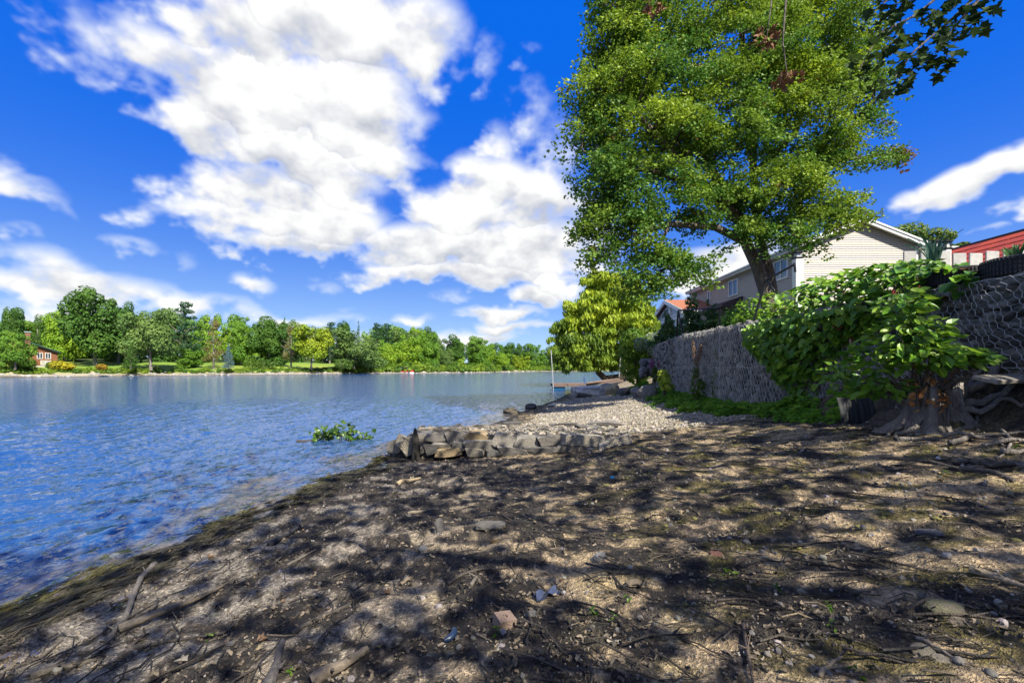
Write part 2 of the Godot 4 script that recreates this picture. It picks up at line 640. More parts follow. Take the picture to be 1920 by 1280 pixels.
func ground_color(x: float, d: float, row: Array) -> Color:
	var s: float = x - row[0]
	var n1 := noise.get_noise_2d(x * 62.0 + 400.0, d * 90.0)
	var n2 := noise.get_noise_2d(x * 260.0, d * 330.0 + 200.0)
	var n3 := noise_b.get_noise_2d(x * 95.0 - 300.0, d * 140.0)
	var tan_ := Color(0.62, 0.465, 0.285).lerp(Color(0.70, 0.535, 0.30), ss(-0.3, 0.4, n3))
	tan_ = tan_.lerp(Color(0.46, 0.40, 0.32), 1.0 - ss(-1.8, 0.6, x))  # greyer silt on the river side
	var muck := Color(0.036, 0.031, 0.027).lerp(Color(0.13, 0.105, 0.08), ss(-0.1, 0.5, n2))
	var bias := 0.25 * (1.0 - ss(1.3, 2.8, absf(x - 0.2))) + 0.10 * ss(3.6, 5.0, d) * (1.0 - ss(3.0, 4.5, x)) + 0.03 - 0.10 * (1.0 - ss(0.5, 1.6, s)) * (1.0 - ss(4.0, 6.0, d))
	var c := tan_.lerp(muck, ss(-0.07, 0.08, n1 * 0.9 + n2 * 0.6 + bias - 0.09))
	c = c.lerp(Color(0.17, 0.14, 0.03), ss(0.16, 0.38, n3 + 0.22 * n2) * ss(-0.3, 2.0, x) * 0.8)
	var gravel := ss(8.6, 10.6, d + n1 * 1.6 - 0.25 * absf(x - 3.5) + 0.6)
	var gc := Color(0.56, 0.46, 0.31).lerp(Color(0.40, 0.35, 0.27), ss(-0.1, 0.4, n2))
	c = c.lerp(gc, gravel * ss(0.5, 1.7, s))
	c = c.lerp(Color(0.38, 0.28, 0.11), gravel * (1.0 - ss(0.5, 1.6, s)) * ss(-0.2, 0.2, n3) * 0.7)
	c = c.lerp(Color(0.028, 0.026, 0.022), (1.0 - ss(0.05, 0.55, s + n1 * 0.3)) * 0.85)
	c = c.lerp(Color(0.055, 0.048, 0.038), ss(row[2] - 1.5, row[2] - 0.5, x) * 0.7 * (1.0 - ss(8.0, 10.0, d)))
	if x > row[2] + 0.6:
		c = Color(0.09, 0.13, 0.03).lerp(Color(0.13, 0.10, 0.05), ss(-0.1, 0.3, n1))
	return c


func build_ground() -> void:
	var xs := both(steps(0, 2.6, 0.022, 1.0, 1.0) + steps(2.64, 5.2, 0.04, 1.0, 1.0) + steps(5.4, 90.0, 0.2, 1.25, 9.0), steps(0, 3.4, 0.022, 1.0, 1.0) + steps(3.43, 7.0, 0.035, 1.0, 1.0) + steps(7.2, 500.0, 0.2, 1.12, 30.0))
	var ds := [-40, -30, -22, -16, -12, -9, -7, -5, -4, -3, -2, -1.2, -0.6, -0.1, 0.3, 0.6, 0.8] + steps(0.9, 8.0, 0.024, 1.011, 0.11) + steps(8.1, 12.0, 0.1, 1.0, 1.0) + steps(12.15, 600.0, 0.15, 1.035, 12.0)
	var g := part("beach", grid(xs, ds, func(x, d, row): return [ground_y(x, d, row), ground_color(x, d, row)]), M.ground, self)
	tag(g, "dark muddy river beach with tan sand and pale gravel", "ground", "", "structure")
	var mb := MB.new()
	mb.q(Vector3(-4000, -1.9, 4000), Vector3(-4000, -1.9, -4000), Vector3(4000, -1.9, -4000), Vector3(4000, -1.9, 4000), Color(0.08, 0.08, 0.06), Vector3.UP)
	tag(part("ground", mb.done(), M.flat, self), "wide river bed and plain under everything", "ground", "", "structure")


func wave(x: float, d: float) -> float:
	var m := 0.55 + 0.9 * noise.get_noise_2d(x * 14.0, d * 7.0)
	var w := noise.get_noise_2d(x * 30.0 + 70.0, d * 12.0) * 3.0
	var a := x * 0.955 - d * 0.29  # across the crests, towards the shore
	var y := sin(a * 10.5 + w) * 0.0145 * m + sin((x * 0.99 - d * 0.12) * 17.0 + w * 1.7 + 2.0) * 0.008 * m
	y += sin((x * 0.8 - d * 0.6) * 6.1 + w * 0.7) * 0.009
	y += noise.get_noise_2d(x * 170.0, d * 85.0) * 0.021 + noise_b.get_noise_2d(x * 420.0, d * 230.0) * 0.005
	return y


func build_water() -> void:
	var xs := both(steps(0, 9.0, 0.05, 1.0, 1.0) + steps(9.06, 16.0, 0.08, 1.02, 0.2) + steps(16.2, 500.0, 0.2, 1.12, 25.0), steps(0, 3.0, 0.06, 1.0, 1.0) + steps(3.1, 500.0, 0.15, 1.15, 25.0))
	var ds := [-60, -30, -15, -6, -2, 0, 1, 1.6] + steps(2.0, 14.0, 0.055, 1.0, 1.0) + steps(14.06, 700.0, 0.06, 1.02, 20.0)
	var f := func(x: float, d: float, row: Array) -> Array:
		var s: float = x - row[0]
		var fade := 1.0 - ss(13.0, 30.0, d)
		var y := 0.0
		if fade > 0 and x > -30.0:
			y = wave(x, d) * fade * (1.0 - 0.65 * ss(-0.5, 0.4, s)) * (1.0 - ss(10, 20, -x))
		var c := Color(0.016, 0.062, 0.170).lerp(Color(0.075, 0.060, 0.040), ss(-1.3, -0.1, s + noise.get_noise_2d(x * 60.0, d * 25.0) * 1.3))
		return [y, c]
	tag(part("water", grid(xs, ds, f), M.water, self), "rippled blue river water", "water", "", "structure")


# ---------- far shore ----------
const FAR := [-400, 20.0, -160, 62.0, -89, 80.0, -61, 110.0, -34, 140.0, -10.7, 153.0, 12, 212.0, 40, 240.0, 90, 262.0, 200, 300.0, 700, 380.0]


func far_point(x: float, inland: float) -> Vector3:
	var a := Vector2(x - 6.0, lut(FAR, x - 6.0))
	var b := Vector2(x + 6.0, lut(FAR, x + 6.0))
	var t := (b - a).normalized()
	var p := Vector2(x, lut(FAR, x)) + Vector2(-t.y, t.x) * inland
	return Vector3(p.x, far_y(inland) + noise.get_noise_2d(p.x * 3.0, p.y * 3.0) * 0.6 * ss(1, 8, inland), -p.y)


func far_y(inland: float) -> float:
	return lut([-3, -0.8, 0, 0.02, 1, 0.22, 2.5, 0.5, 4, 1.0, 7, 1.35, 12, 1.95, 25, 3.0, 60, 4.4, 150, 6.0, 1500, 14.0], inland)


func build_far_shore() -> void:
	var offs := [-3.0, -0.6, 0.0, 0.5, 1.0, 1.7, 2.5, 3.2, 4.0, 5.5, 7.0, 9.0, 12.0, 17.0, 25.0, 40.0, 60.0, 100.0, 200.0, 1500.0]
	var mb := MB.new()
	var x := -400.0
	var rows := 0
	while x < 700.0:
		for o in offs:
			var p := far_point(x, o)
			mb.v.append(p)
			var n := noise.get_noise_2d(x * 9.0, o * 30.0)
			var c := Color(0.42, 0.37, 0.27).lerp(Color(0.16, 0.14, 0.10), ss(0.0, 0.35, n))
			var edge: float = o + n * 2.0
			c = c.lerp(Color(0.17, 0.30, 0.022).lerp(Color(0.27, 0.33, 0.03), ss(-0.1, 0.3, n)), ss(2.4, 3.6, edge))
			c = c.lerp(Color(0.05, 0.08, 0.02), ss(26.0, 45.0, edge))
			if o <= 0.0:
				c = Color(0.08, 0.07, 0.05)
			mb.c.append(c)
		rows += 1
		x += 1.6 if x > -130 and x < 60 else 12.0
	var w := offs.size()
	for j in rows - 1:
		for k in w - 1:
			var a := j * w + k
			mb.i.append_array(PackedInt32Array([a, a + 1, a + w, a + 1, a + w + 1, a + w]))
	tag(part("far_shore", mb.done(true), M.shore, self), "far bank with pale stony edge and lawns", "shore", "", "structure")
	build_far_plants()
	build_far_house()
	build_boat()


func spray(lobes: Array, count: int, size: float, ca: Color, cb: Color, up := 0.35, wild := 0.7, long := 1.0, hang := false) -> MB:
	# leaf-sized faces spread over the skins of many ellipsoids; lobes: [centre, radii]
	var mb := MB.new()
	var area := []
	var total := 0.0
	for l in lobes:
		var r: Vector3 = l[1]
		total += pow(r.x * r.y * r.z, 0.6667)
		area.append(total)
	var tone := []
	for l in lobes:
		tone.append(rng.randf())
	var k := 0
	while k < count:
		k += 1
		var pick := rng.randf() * total
		var li := area.bsearch(pick)
		li = mini(li, lobes.size() - 1)
		var ce: Vector3 = lobes[li][0]
		var ra: Vector3 = lobes[li][1]
		var dir := rv()
		var p := ce + dir * ra * (rr(0.72, 1.05) + 0.16 * noise.get_noise_3dv(dir * 60 + ce * 30))
		var deep := false
		for lj in lobes.size():
			if lj != li:
				var o: Vector3 = (p - lobes[lj][0]) / lobes[lj][1]
				if o.length_squared() < 0.55:
					deep = true
					break
		if deep and rng.randf() < 0.8:
			continue
		var n := (dir / ra).normalized() + Vector3(0, up, 0) + rv() * wild
		var b := facing(n, rng.randf() * TAU)
		if hang:  # slender leaves that hang, loosely strewn about the skin
			p += rv() * ra * 0.22
			var zz := (Vector3(0, -1, 0) + rv() * 0.7).normalized()
			var xx := zz.cross(n).normalized()
			b = Basis(xx, zz.cross(xx), zz)
		var s := size * rr(0.6, 1.35)
		var c := ca.lerp(cb, clampf(tone[li] * 0.75 + rr(-0.25, 0.35), 0, 1))
		var a := mb.v.size()
		mb.v.append(p - b.z * s * 0.6 * long)
		mb.v.append(p + b.x * s * 0.36 - b.y * s * 0.1)
		mb.v.append(p + b.z * s * 0.6 * long)
		mb.v.append(p - b.x * s * 0.36 - b.y * s * 0.1)
		for _c in 4:
			mb.c.append(c)
		mb.i.append_array(PackedInt32Array([a, a + 1, a + 2, a, a + 2, a + 3]))
	return mb


func crown_lobes(kind: String) -> Array:  # a crown one unit high and one unit wide, its foot at y 0
	var l := []
	if kind == "round" or kind == "full":
		var low := 0.26 if kind == "round" else 0.10
		for k in 46:
			var d := rv()
			var y := lerpf(low, 0.9, rng.randf())
			var wide := 0.36 * sqrt(clampf(1.0 - pow((y - lerpf(low, 1.0, 0.42)) / 0.62, 2.0), 0.05, 1.0))
			var p := Vector3(d.x, 0, d.z).normalized() * wide * rr(0.35, 1.0)
			var r := rr(0.06, 0.15) * (1.15 - 0.45 * y)
			l.append([Vector3(p.x, y, p.z), Vector3(r * 1.2, r * 0.95, r * 1.2)])
		l.append([Vector3(0, 0.52, 0), Vector3(0.25, 0.26, 0.25)])
	elif kind == "pine":
		for t in 9:
			var y := 0.22 + t * 0.088
			var reach := (0.46 - 0.028 * t) * rr(0.75, 1.1) * (1.0 if t < 7 else 0.7)
			for k in 5:
				var a := rng.randf() * TAU
				var d := reach * rr(0.45, 1.0)
				l.append([Vector3(cos(a) * d, y + rr(-0.02, 0.03) + d * 0.07, sin(a) * d), Vector3(0.13, 0.028, 0.13) * rr(0.8, 1.25)])
			l.append([Vector3(0, y, 0), Vector3(0.1, 0.05, 0.1)])
	elif kind == "spruce":
		for t in 13:
			var y := 0.07 + t * 0.07
			var reach := 0.46 * (1.0 - y * 0.96)
			for k in 6:
				var a := rng.randf() * TAU
				l.append([Vector3(cos(a) * reach * 0.72, y - 0.02, sin(a) * reach * 0.72), Vector3(reach * 0.42, 0.035, reach * 0.42)])
			l.append([Vector3(0, y, 0), Vector3(reach * 0.5, 0.05, reach * 0.5)])
	elif kind == "loose":
		for k in 26:
			var y := lerpf(0.14, 0.96, rng.randf())
			var a := rng.randf() * TAU
			var d := 0.44 * (1.05 - y) * rr(0.4, 1.0)
			l.append([Vector3(cos(a) * d, y, sin(a) * d), Vector3(0.13, 0.05, 0.13) * rr(0.6, 1.2)])
	return l


const FAR_TREES := [
	# kind, top, width, tone, label, trunk
	["full", Vector3(-122.158, 16.967, -112.0), 8.074, "dark", "dark rounded tree behind the house at the shore's far end", false],
	["full", Vector3(-89.949, 9.128, -83.0), 6.756, "mid", "bushy mid-green tree half hiding the brown far house", false],
	["loose", Vector3(-122.116, 15.87, -118.0), 5.488, "dark", "thin see-through tree just behind the brown far house", true],
	["round", Vector3(-103.781, 14.788, -106.0), 9.121, "bright", "bright green maple between the brown house and the tallest far tree", true],
	["round", Vector3(-90.021, 20.019, -99.0), 14.735, "dark", "tallest dark green tree on the far bank, pale bare trunk", true],
	["round", Vector3(-92.679, 18.428, -108.0), 9.795, "dark", "dark tree against the shoulder of the tallest far tree", true],
	["round", Vector3(-76.472, 15.135, -97.0), 12.633, "grey", "broad grey-green maple on the far lawn with two pale stems", true],
	["spruce", Vector3(-76.488, 6.949, -92.0), 3.637, "dark", "small dark spruce under the two biggest far maples", true],
	["pine", Vector3(-85.814, 19.181, -120.0), 8.651, "pine", "tall layered white pine standing above the far tree line", true],
	["full", Vector3(-76.228, 6.749, -108.0), 7.033, "mid", "low round green bush at the foot of the white pine", false],
	["loose", Vector3(-71.628, 13.495, -110.0), 6.907, "brown", "brownish thinning spruce on the far lawn", true],
	["spruce", Vector3(-65.572, 7.763, -106.0), 3.205, "blue", "small blue spruce on the far lawn", false],
	["full", Vector3(-73.247, 15.73, -124.0), 9.228, "mid", "green maple behind the blue spruce", false],
	["full", Vector3(-66.956, 16.544, -126.0), 13.479, "dark", "wide dark green maple right of the blue spruce", false],
	["spruce", Vector3(-70.505, 18.772, -142.0), 4.293, "dark", "narrow fir tip poking out of the dark maples", false],
	["loose", Vector3(-59.837, 13.135, -124.0), 4.902, "brown", "sparse brown conifer beside the yellow maple", true],
	["round", Vector3(-53.043, 13.419, -121.0), 11.819, "yellow", "yellow-green maple at the end of the far lawn", true],
	["pine", Vector3(-60.447, 17.153, -152.0), 7.777, "pine", "dark pine above the yellow maple's right side", true],
	["full", Vector3(-44.4, 13.3, -129.0), 18.9, "grey", "big grey-green willow reaching the water past the lawn", false],
	["spruce", Vector3(-55.256, 20.019, -165.0), 4.221, "blue", "bluish fir tip behind the big grey-green willow", false],
	["pine", Vector3(-46.665, 17.584, -158.0), 6.247, "pine", "left one of two dark pines mid-way along the wood", true],
	["pine", Vector3(-43.535, 17.6, -160.0), 6.326, "pine", "right one of two dark pines mid-way along the wood", true],
	["full", Vector3(-40.958, 11.237, -148.0), 10.326, "bright", "light green tree between the willow and the red boat", false],
	["full", Vector3(-35.098, 13.777, -154.0), 11.819, "bright", "yellowish green tree right above the red boat", false],
	["spruce", Vector3(-39.326, 17.744, -178.0), 4.14, "dark", "dark fir tip right above the red boat", false],
	["full", Vector3(-28.837, 15.926, -160.0), 11.163, "mid", "tall green tree just right of the red boat", false],
	["full", Vector3(-20.847, 13.953, -166.0), 12.74, "dark", "dark green tree over the grassy gap in the far wood", false],
	["full", Vector3(-12.8, 15.2, -172.0), 12.0, "mid", "last tall green tree before the far wood drops lower", false],
	["full", Vector3(-22.414, 8.581, -158.0), 7.349, "grey", "pale half-bare tree at the grassy gap on the far shore", true],
	["full", Vector3(-4.14, 8.43, -178.0), 8.693, "bright", "bright green low tree where the far wood gets lower", false],
	["full", Vector3(1.823, 7.526, -196.0), 5.926, "yellow", "small yellowish tree low at the far water's edge", false],
	["full", Vector3(5.693, 7.767, -204.0), 6.167, "yellow", "second small yellowish tree low at the far water's edge", false],
	["full", Vector3(-0.498, 14.042, -214.0), 14.93, "dark", "dark tree rising behind the small yellowish trees", false],
	["full", Vector3(10.842, 13.991, -222.0), 15.488, "mid", "far green tree left of the near willow", false],
	["full", Vector3(21.581, 15.088, -232.0), 18.884, "grey", "far grey-green tree seen past the near willow's left edge", false],
]


func build_far_plants() -> void:
	var tones := {"dark": [Color(0.036, 0.090, 0.016), Color(0.068, 0.135, 0.020)], "mid": [Color(0.065, 0.150, 0.018), Color(0.115, 0.215, 0.022)], "bright": [Color(0.11, 0.22, 0.018), Color(0.20, 0.30, 0.024)], "grey": [Color(0.070, 0.130, 0.034), Color(0.130, 0.200, 0.048)], "yellow": [Color(0.12, 0.20, 0.014), Color(0.22, 0.27, 0.018)], "pine": [Color(0.018, 0.055, 0.024), Color(0.036, 0.085, 0.030)], "brown": [Color(0.11, 0.10, 0.035), Color(0.16, 0.13, 0.05)], "blue": [Color(0.06, 0.115, 0.125), Color(0.10, 0.165, 0.17)]}
	var amount := {"round": 10000, "full": 11000, "pine": 4200, "spruce": 5200, "loose": 2200}
	var size := {"round": 0.036, "full": 0.035, "pine": 0.034, "spruce": 0.03, "loose": 0.03}
	var crowns := {}
	var trunks := []
	for k in 3:
		var mb := MB.new()
		var p := [Vector3(0, -0.03, 0), Vector3(0.006, 0.1, 0.004), Vector3(rr(-0.02, 0.02), 0.3, 0), Vector3(rr(-0.03, 0.03), 0.55, 0), Vector3(0, 0.8, 0)]
		mb.tube(p, [0.034, 0.024, 0.019, 0.012, 0.004], 7, Color(0.27, 0.24, 0.20))
		for b in 7:
			var a := rng.randf() * TAU
			var y := rr(0.2, 0.55)
			mb.tube([Vector3(0, y, 0), Vector3(cos(a) * 0.12, y + 0.1, sin(a) * 0.12), Vector3(cos(a) * 0.28, y + rr(0.1, 0.26), sin(a) * 0.28)], [0.01, 0.007, 0.002], 5, Color(0.22, 0.19, 0.16))
		trunks.append(mb.done(true))
	var plant := func(kind: String, at: Vector3, tall: float, wide: float, tone: String, label: String, bare: bool, group: String) -> void:
		var key := "%s %s %d" % [kind, tone, rng.randi() % 2]
		if not crowns.has(key):
			crowns[key] = spray(crown_lobes(kind), amount[kind], size[kind], tones[tone][0] * 1.2, tones[tone][1] * 1.2, 0.5, 0.65).done()
		var names := {"round": "maple_tree", "full": "broadleaf_tree", "pine": "pine_tree", "spruce": "spruce_tree", "loose": "thin_tree"}
		var t := thing(names[kind], label, "tree", at, rng.randf() * TAU, group)
		var x := Transform3D(Basis.from_scale(Vector3(wide, tall, wide)), Vector3.ZERO)
		part("trunk", trunks[rng.randi() % 3], M.far_bark, t, Transform3D(Basis.from_scale(Vector3(tall * 0.8, tall * (1.0 if bare else 0.9), tall * 0.8)), Vector3.ZERO))
		part("crown", crowns[key], M.far_leaf, t, x)
	for f in FAR_TREES:
		var top: Vector3 = f[1]
		var foot := 1.5
		plant.call(f[0], Vector3(top.x, foot, top.z), top.y - foot, f[2], f[3], f[4], f[5], "")
	# the wood behind: trees that close the gaps
	var x := 0.0
	for back in 2:
		x = -150.0
		while x < 34.0:
			var p := far_point(x, (rr(30, 40) if x > -80 else rr(46, 56)) + 16.0 * back)
			var h: float = lut([-150, 11.5, -90, 13.5, -60, 15.5, -30, 15.5, -5, 16.0, 10, 13.5, 34, 13.0], x) * rr(0.88, 1.08) + back * 1.0
			var tone: String = ["dark", "mid", "grey", "dark", "bright"][rng.randi() % 5]
			var look: String = {"dark": "dark green", "mid": "mid-green", "grey": "grey-green", "bright": "light green"}[tone]
			plant.call("full", p - Vector3(0, 1.0, 0), h, rr(9.0, 12.5), tone, "%s tree in the %s row of the wood behind the front far trees" % [look, ["nearer", "rearmost"][back]], false, "trees in the far wood behind the front row")
			x += rr(5.0, 7.0)
	x = 32.0
	while x < 150.0:
		var p := far_point(x, rr(4, 12))
		plant.call("full", p - Vector3(0, 1.0, 0), rr(11, 15), rr(10, 14), ["dark", "mid", "grey"][rng.randi() % 3], "far tree across the river seen under or past the near willow", false, "far trees beyond the near willow")
		x += rr(7, 10)
	# bank undergrowth: a band of leafy clumps along the water
	var clump := spray([[Vector3(0, 0.42, 0), Vector3(0.5, 0.4, 0.5)], [Vector3(0.4, 0.3, 0.1), Vector3(0.4, 0.3, 0.4)], [Vector3(-0.4, 0.25, 0.2), Vector3(0.35, 0.3, 0.4)]], 260, 0.2, Color(0.85, 0.85, 0.85), Color(1.15, 1.15, 1.0), 0.4).done()
	var where := []
	var tint := []
	x = -128.0
	while x < 60.0:
		var wooded := x > -46.0
		for k in (4 if wooded else 3):
			var o := rr(2.3, 5.0) if not wooded else rr(1.5, 9.0)
			var p := far_point(x + rr(-0.6, 0.6), o)
			var s := rr(0.55, 1.15) if not wooded else rr(1.0, 3.0)
			if x < -86.0:
				s *= 1.4
			where.append(Transform3D(Basis.from_euler(Vector3(0, rng.randf() * TAU, 0)).scaled(Vector3(s * 1.15, s * rr(0.7, 1.1), s * 1.15)), p - Vector3(0, 0.1, 0)))
			var g := noise.get_noise_2d(x * 12.0, o * 20.0)
			tint.append(Color(0.07, 0.155, 0.016).lerp(Color(0.19, 0.29, 0.022), clampf(0.5 + g * 1.6 + rr(-0.25, 0.25), 0, 1)))
		x += 0.75
	tag(many("bank_undergrowth", clump, M.leaf, self, where, tint), "green undergrowth along the far water's edge", "undergrowth")
	# garden bushes on the lawns
	for b in [[Vector3(-87.181, 1.191, -88.0), 2.2, Color(0.34, 0.30, 0.015), "yellow flowering bush beside the brown far house"], [Vector3(-86.413, 1.29, -89.0), 1.6, Color(0.36, 0.31, 0.015), "second yellow bush, nearer the tallest far tree"], [Vector3(-78.995, 0.884, -88.0), 1.3, Color(0.30, 0.20, 0.02), "small orange-yellow bush at the tallest far tree's foot"], [Vector3(-90.0, 1.391, -90.0), 2.0, Color(0.10, 0.18, 0.02), "clipped green bush at the corner of the brown far house"], [Vector3(-66.093, 2.544, -116.0), 3.4, Color(0.09, 0.16, 0.02), "round shrub just right of the blue spruce"], [Vector3(-62.99, 2.416, -117.0), 3.2, Color(0.07, 0.13, 0.02), "darker round shrub two along from the blue spruce"], [Vector3(-44.279, 0.216, -119.0), 3.4, Color(0.08, 0.15, 0.02), "shrub at the right end of the far lawn"]]:
		var at: Vector3 = b[0]
		var o := thing("garden_bush", b[3], "bush", Vector3(at.x, 1.35, at.z))
		var s: float = b[1]
		var cc: Color = b[2]
		part("foliage", spray([[Vector3(0, s * 0.4, 0), Vector3(s * 0.6, s * 0.42, s * 0.6)], [Vector3(s * 0.5, s * 0.3, 0), Vector3(s * 0.4, s * 0.3, s * 0.4)]], 420, 0.36, cc * 0.8, cc * 1.2).done(), M.leaf, o)
		var st := MB.new()
		st.tube([Vector3.ZERO, Vector3(0.05, s * 0.5, 0)], [0.07, 0.03], 5, Color(0.12, 0.09, 0.06))
		part("stem", st.done(true), M.far_bark, o)
	# pale stones at the water's edge
	var stones := []
	var st_t := []
	x = -124.0
	while x < 12.0:
		var p := far_point(x, rr(0.0, 2.0))
		var s := rr(0.2, 0.7)
		stones.append(Transform3D(Basis.from_euler(Vector3(rr(0, 6), rr(0, 6), 0)).scaled(Vector3(s, s * 0.7, s)), p))
		var g := rr(0.25, 0.5)
		st_t.append(Color(g, g * 0.95, g * 0.85))
		x += rr(0.15, 0.9)
	tag(many("shore_stones", rock(1, 4, false, 0.1), M.stone, self, stones, st_t), "pale stones along the far waterline", "stones")


func window(w: float, h: float, trim: Color, glass: Color, under: Node3D, x: Transform3D, bars: Array) -> void:
	# a frame proud of the wall round a set-back pane, in the local xy plane, facing +z; bars: x positions of upright bars
	var f := MB.new()
	var t := 0.07
	for s: float in [-1.0, 1.0]:
		f.box(Vector3(s * (w * 0.5 - t * 0.5), 0, 0.03), Vector3(t, h, 0.1), trim)
		f.box(Vector3(0, s * (h * 0.5 - t * 0.5), 0.028), Vector3(w - t * 2, t, 0.096), trim)
	for b in bars:
		f.box(Vector3(b, 0, 0.022), Vector3(0.06, h - t * 2, 0.08), trim)
	var o := part("window", f.done(), M.paint, under, x)
	var g := MB.new()
	g.box(Vector3(0, 0, 0.0), Vector3(w - t * 1.9, h - t * 1.9, 0.02), glass)
	part("pane", g.done(), M.glass, o)


func build_far_house() -> void:
	# brown two-storey house with a green shed roof; its gable end looks over the river
	var at := Vector3(-95.595, 2.357, -93.0)
	var o := thing("brown_house", "brown timber house with dark green roof on the far bank", "house", Vector3(at.x, 1.6, at.z), 0.80)
	var w := MB.new()
	var brown := Color(0.20, 0.075, 0.026)
	# gable profile seen from the front: high at left, falling to the right
	var prof := [Vector2(-4.4, 0.6), Vector2(2.4, 0.6), Vector2(2.4, 3.2), Vector2(-1.9, 5.3), Vector2(-4.4, 6.2)]
	for k in range(1, prof.size() - 1):
		w.t(Vector3(prof[0].x, prof[0].y, 0), Vector3(prof[k].x, prof[k].y, 0), Vector3(prof[k + 1].x, prof[k + 1].y, 0), brown, Vector3.BACK)
		w.t(Vector3(prof[0].x, prof[0].y, -8), Vector3(prof[k].x, prof[k].y, -8), Vector3(prof[k + 1].x, prof[k + 1].y, -8), brown, Vector3.FORWARD)
	for k in prof.size():
		var a: Vector2 = prof[k]
		var b: Vector2 = prof[(k + 1) % prof.size()]
		var n := Vector3((b - a).y, -(b - a).x, 0)
		w.q(Vector3(a.x, a.y, 0), Vector3(b.x, b.y, 0), Vector3(b.x, b.y, -8), Vector3(a.x, a.y, -8), brown, n)
	part("wall", w.done(), M.paint, o)
	for k in 14:  # boards of the gable end
		var y := 0.75 + k * 0.38
		var right := 2.4 if y < 3.2 else lerpf(2.4, -4.4, clampf((y - 3.2) / 3.0, 0, 1))
		if right > -4.0:
			var b := MB.new()
			b.box(Vector3((right - 4.4) * 0.5, y, 0.03), Vector3(right + 4.3, 0.34, 0.04), brown * rr(0.85, 1.15))
			part("board", b.done(), M.paint, o)
	var fnd := MB.new()
	fnd.box(Vector3(-1, 0.1, -4), Vector3(6.7, 1.0, 7.9), Color(0.45, 0.42, 0.38))
	part("foundation", fnd.done(), M.paint, o)
	var r := MB.new()
	var ang := atan2(3.0, 6.8)
	r.box(Vector3(-0.9, 4.85, -3.8), Vector3(8.2, 0.22, 9.2), Color(0.022, 0.075, 0.055), Basis(Vector3.BACK, -ang))
	var rf := part("roof", r.done(), M.roof, o)
	var ch := MB.new()
	ch.box(Vector3(-1.85, 5.0, 0.45), Vector3(0.75, 4.2, 0.7), Color(0.26, 0.13, 0.08))
	part("chimney", ch.done(), M.stone, rf)
	var cap := MB.new()
	cap.box(Vector3(-1.85, 7.2, 0.45), Vector3(1.0, 0.16, 0.95), Color(0.3, 0.42, 0.38))
	part("chimney_cap", cap.done(), M.metal, rf)
	for xx in [-0.15, 1.0]:
		window(0.85, 1.2, Color(0.75, 0.72, 0.66), Color(0.03, 0.04, 0.06), o, Transform3D(Basis.IDENTITY, Vector3(xx, 2.5, 0.06)), [0.0])
	window(1.5, 0.9, Color(0.75, 0.72, 0.66), Color(0.3, 0.28, 0.24), o, Transform3D(Basis.IDENTITY, Vector3(0.7, 1.1, 0.06)), [0.0])
	var dk := MB.new()
	dk.box(Vector3(-2.9, 1.5, 1.1), Vector3(3.0, 0.16, 2.0), Color(0.32, 0.17, 0.09))
	for s in [-4.2, -1.6]:
		dk.box(Vector3(s, 0.7, 1.9), Vector3(0.14, 1.5, 0.14), Color(0.14, 0.08, 0.05))
	part("deck", dk.done(), M.wood, o)


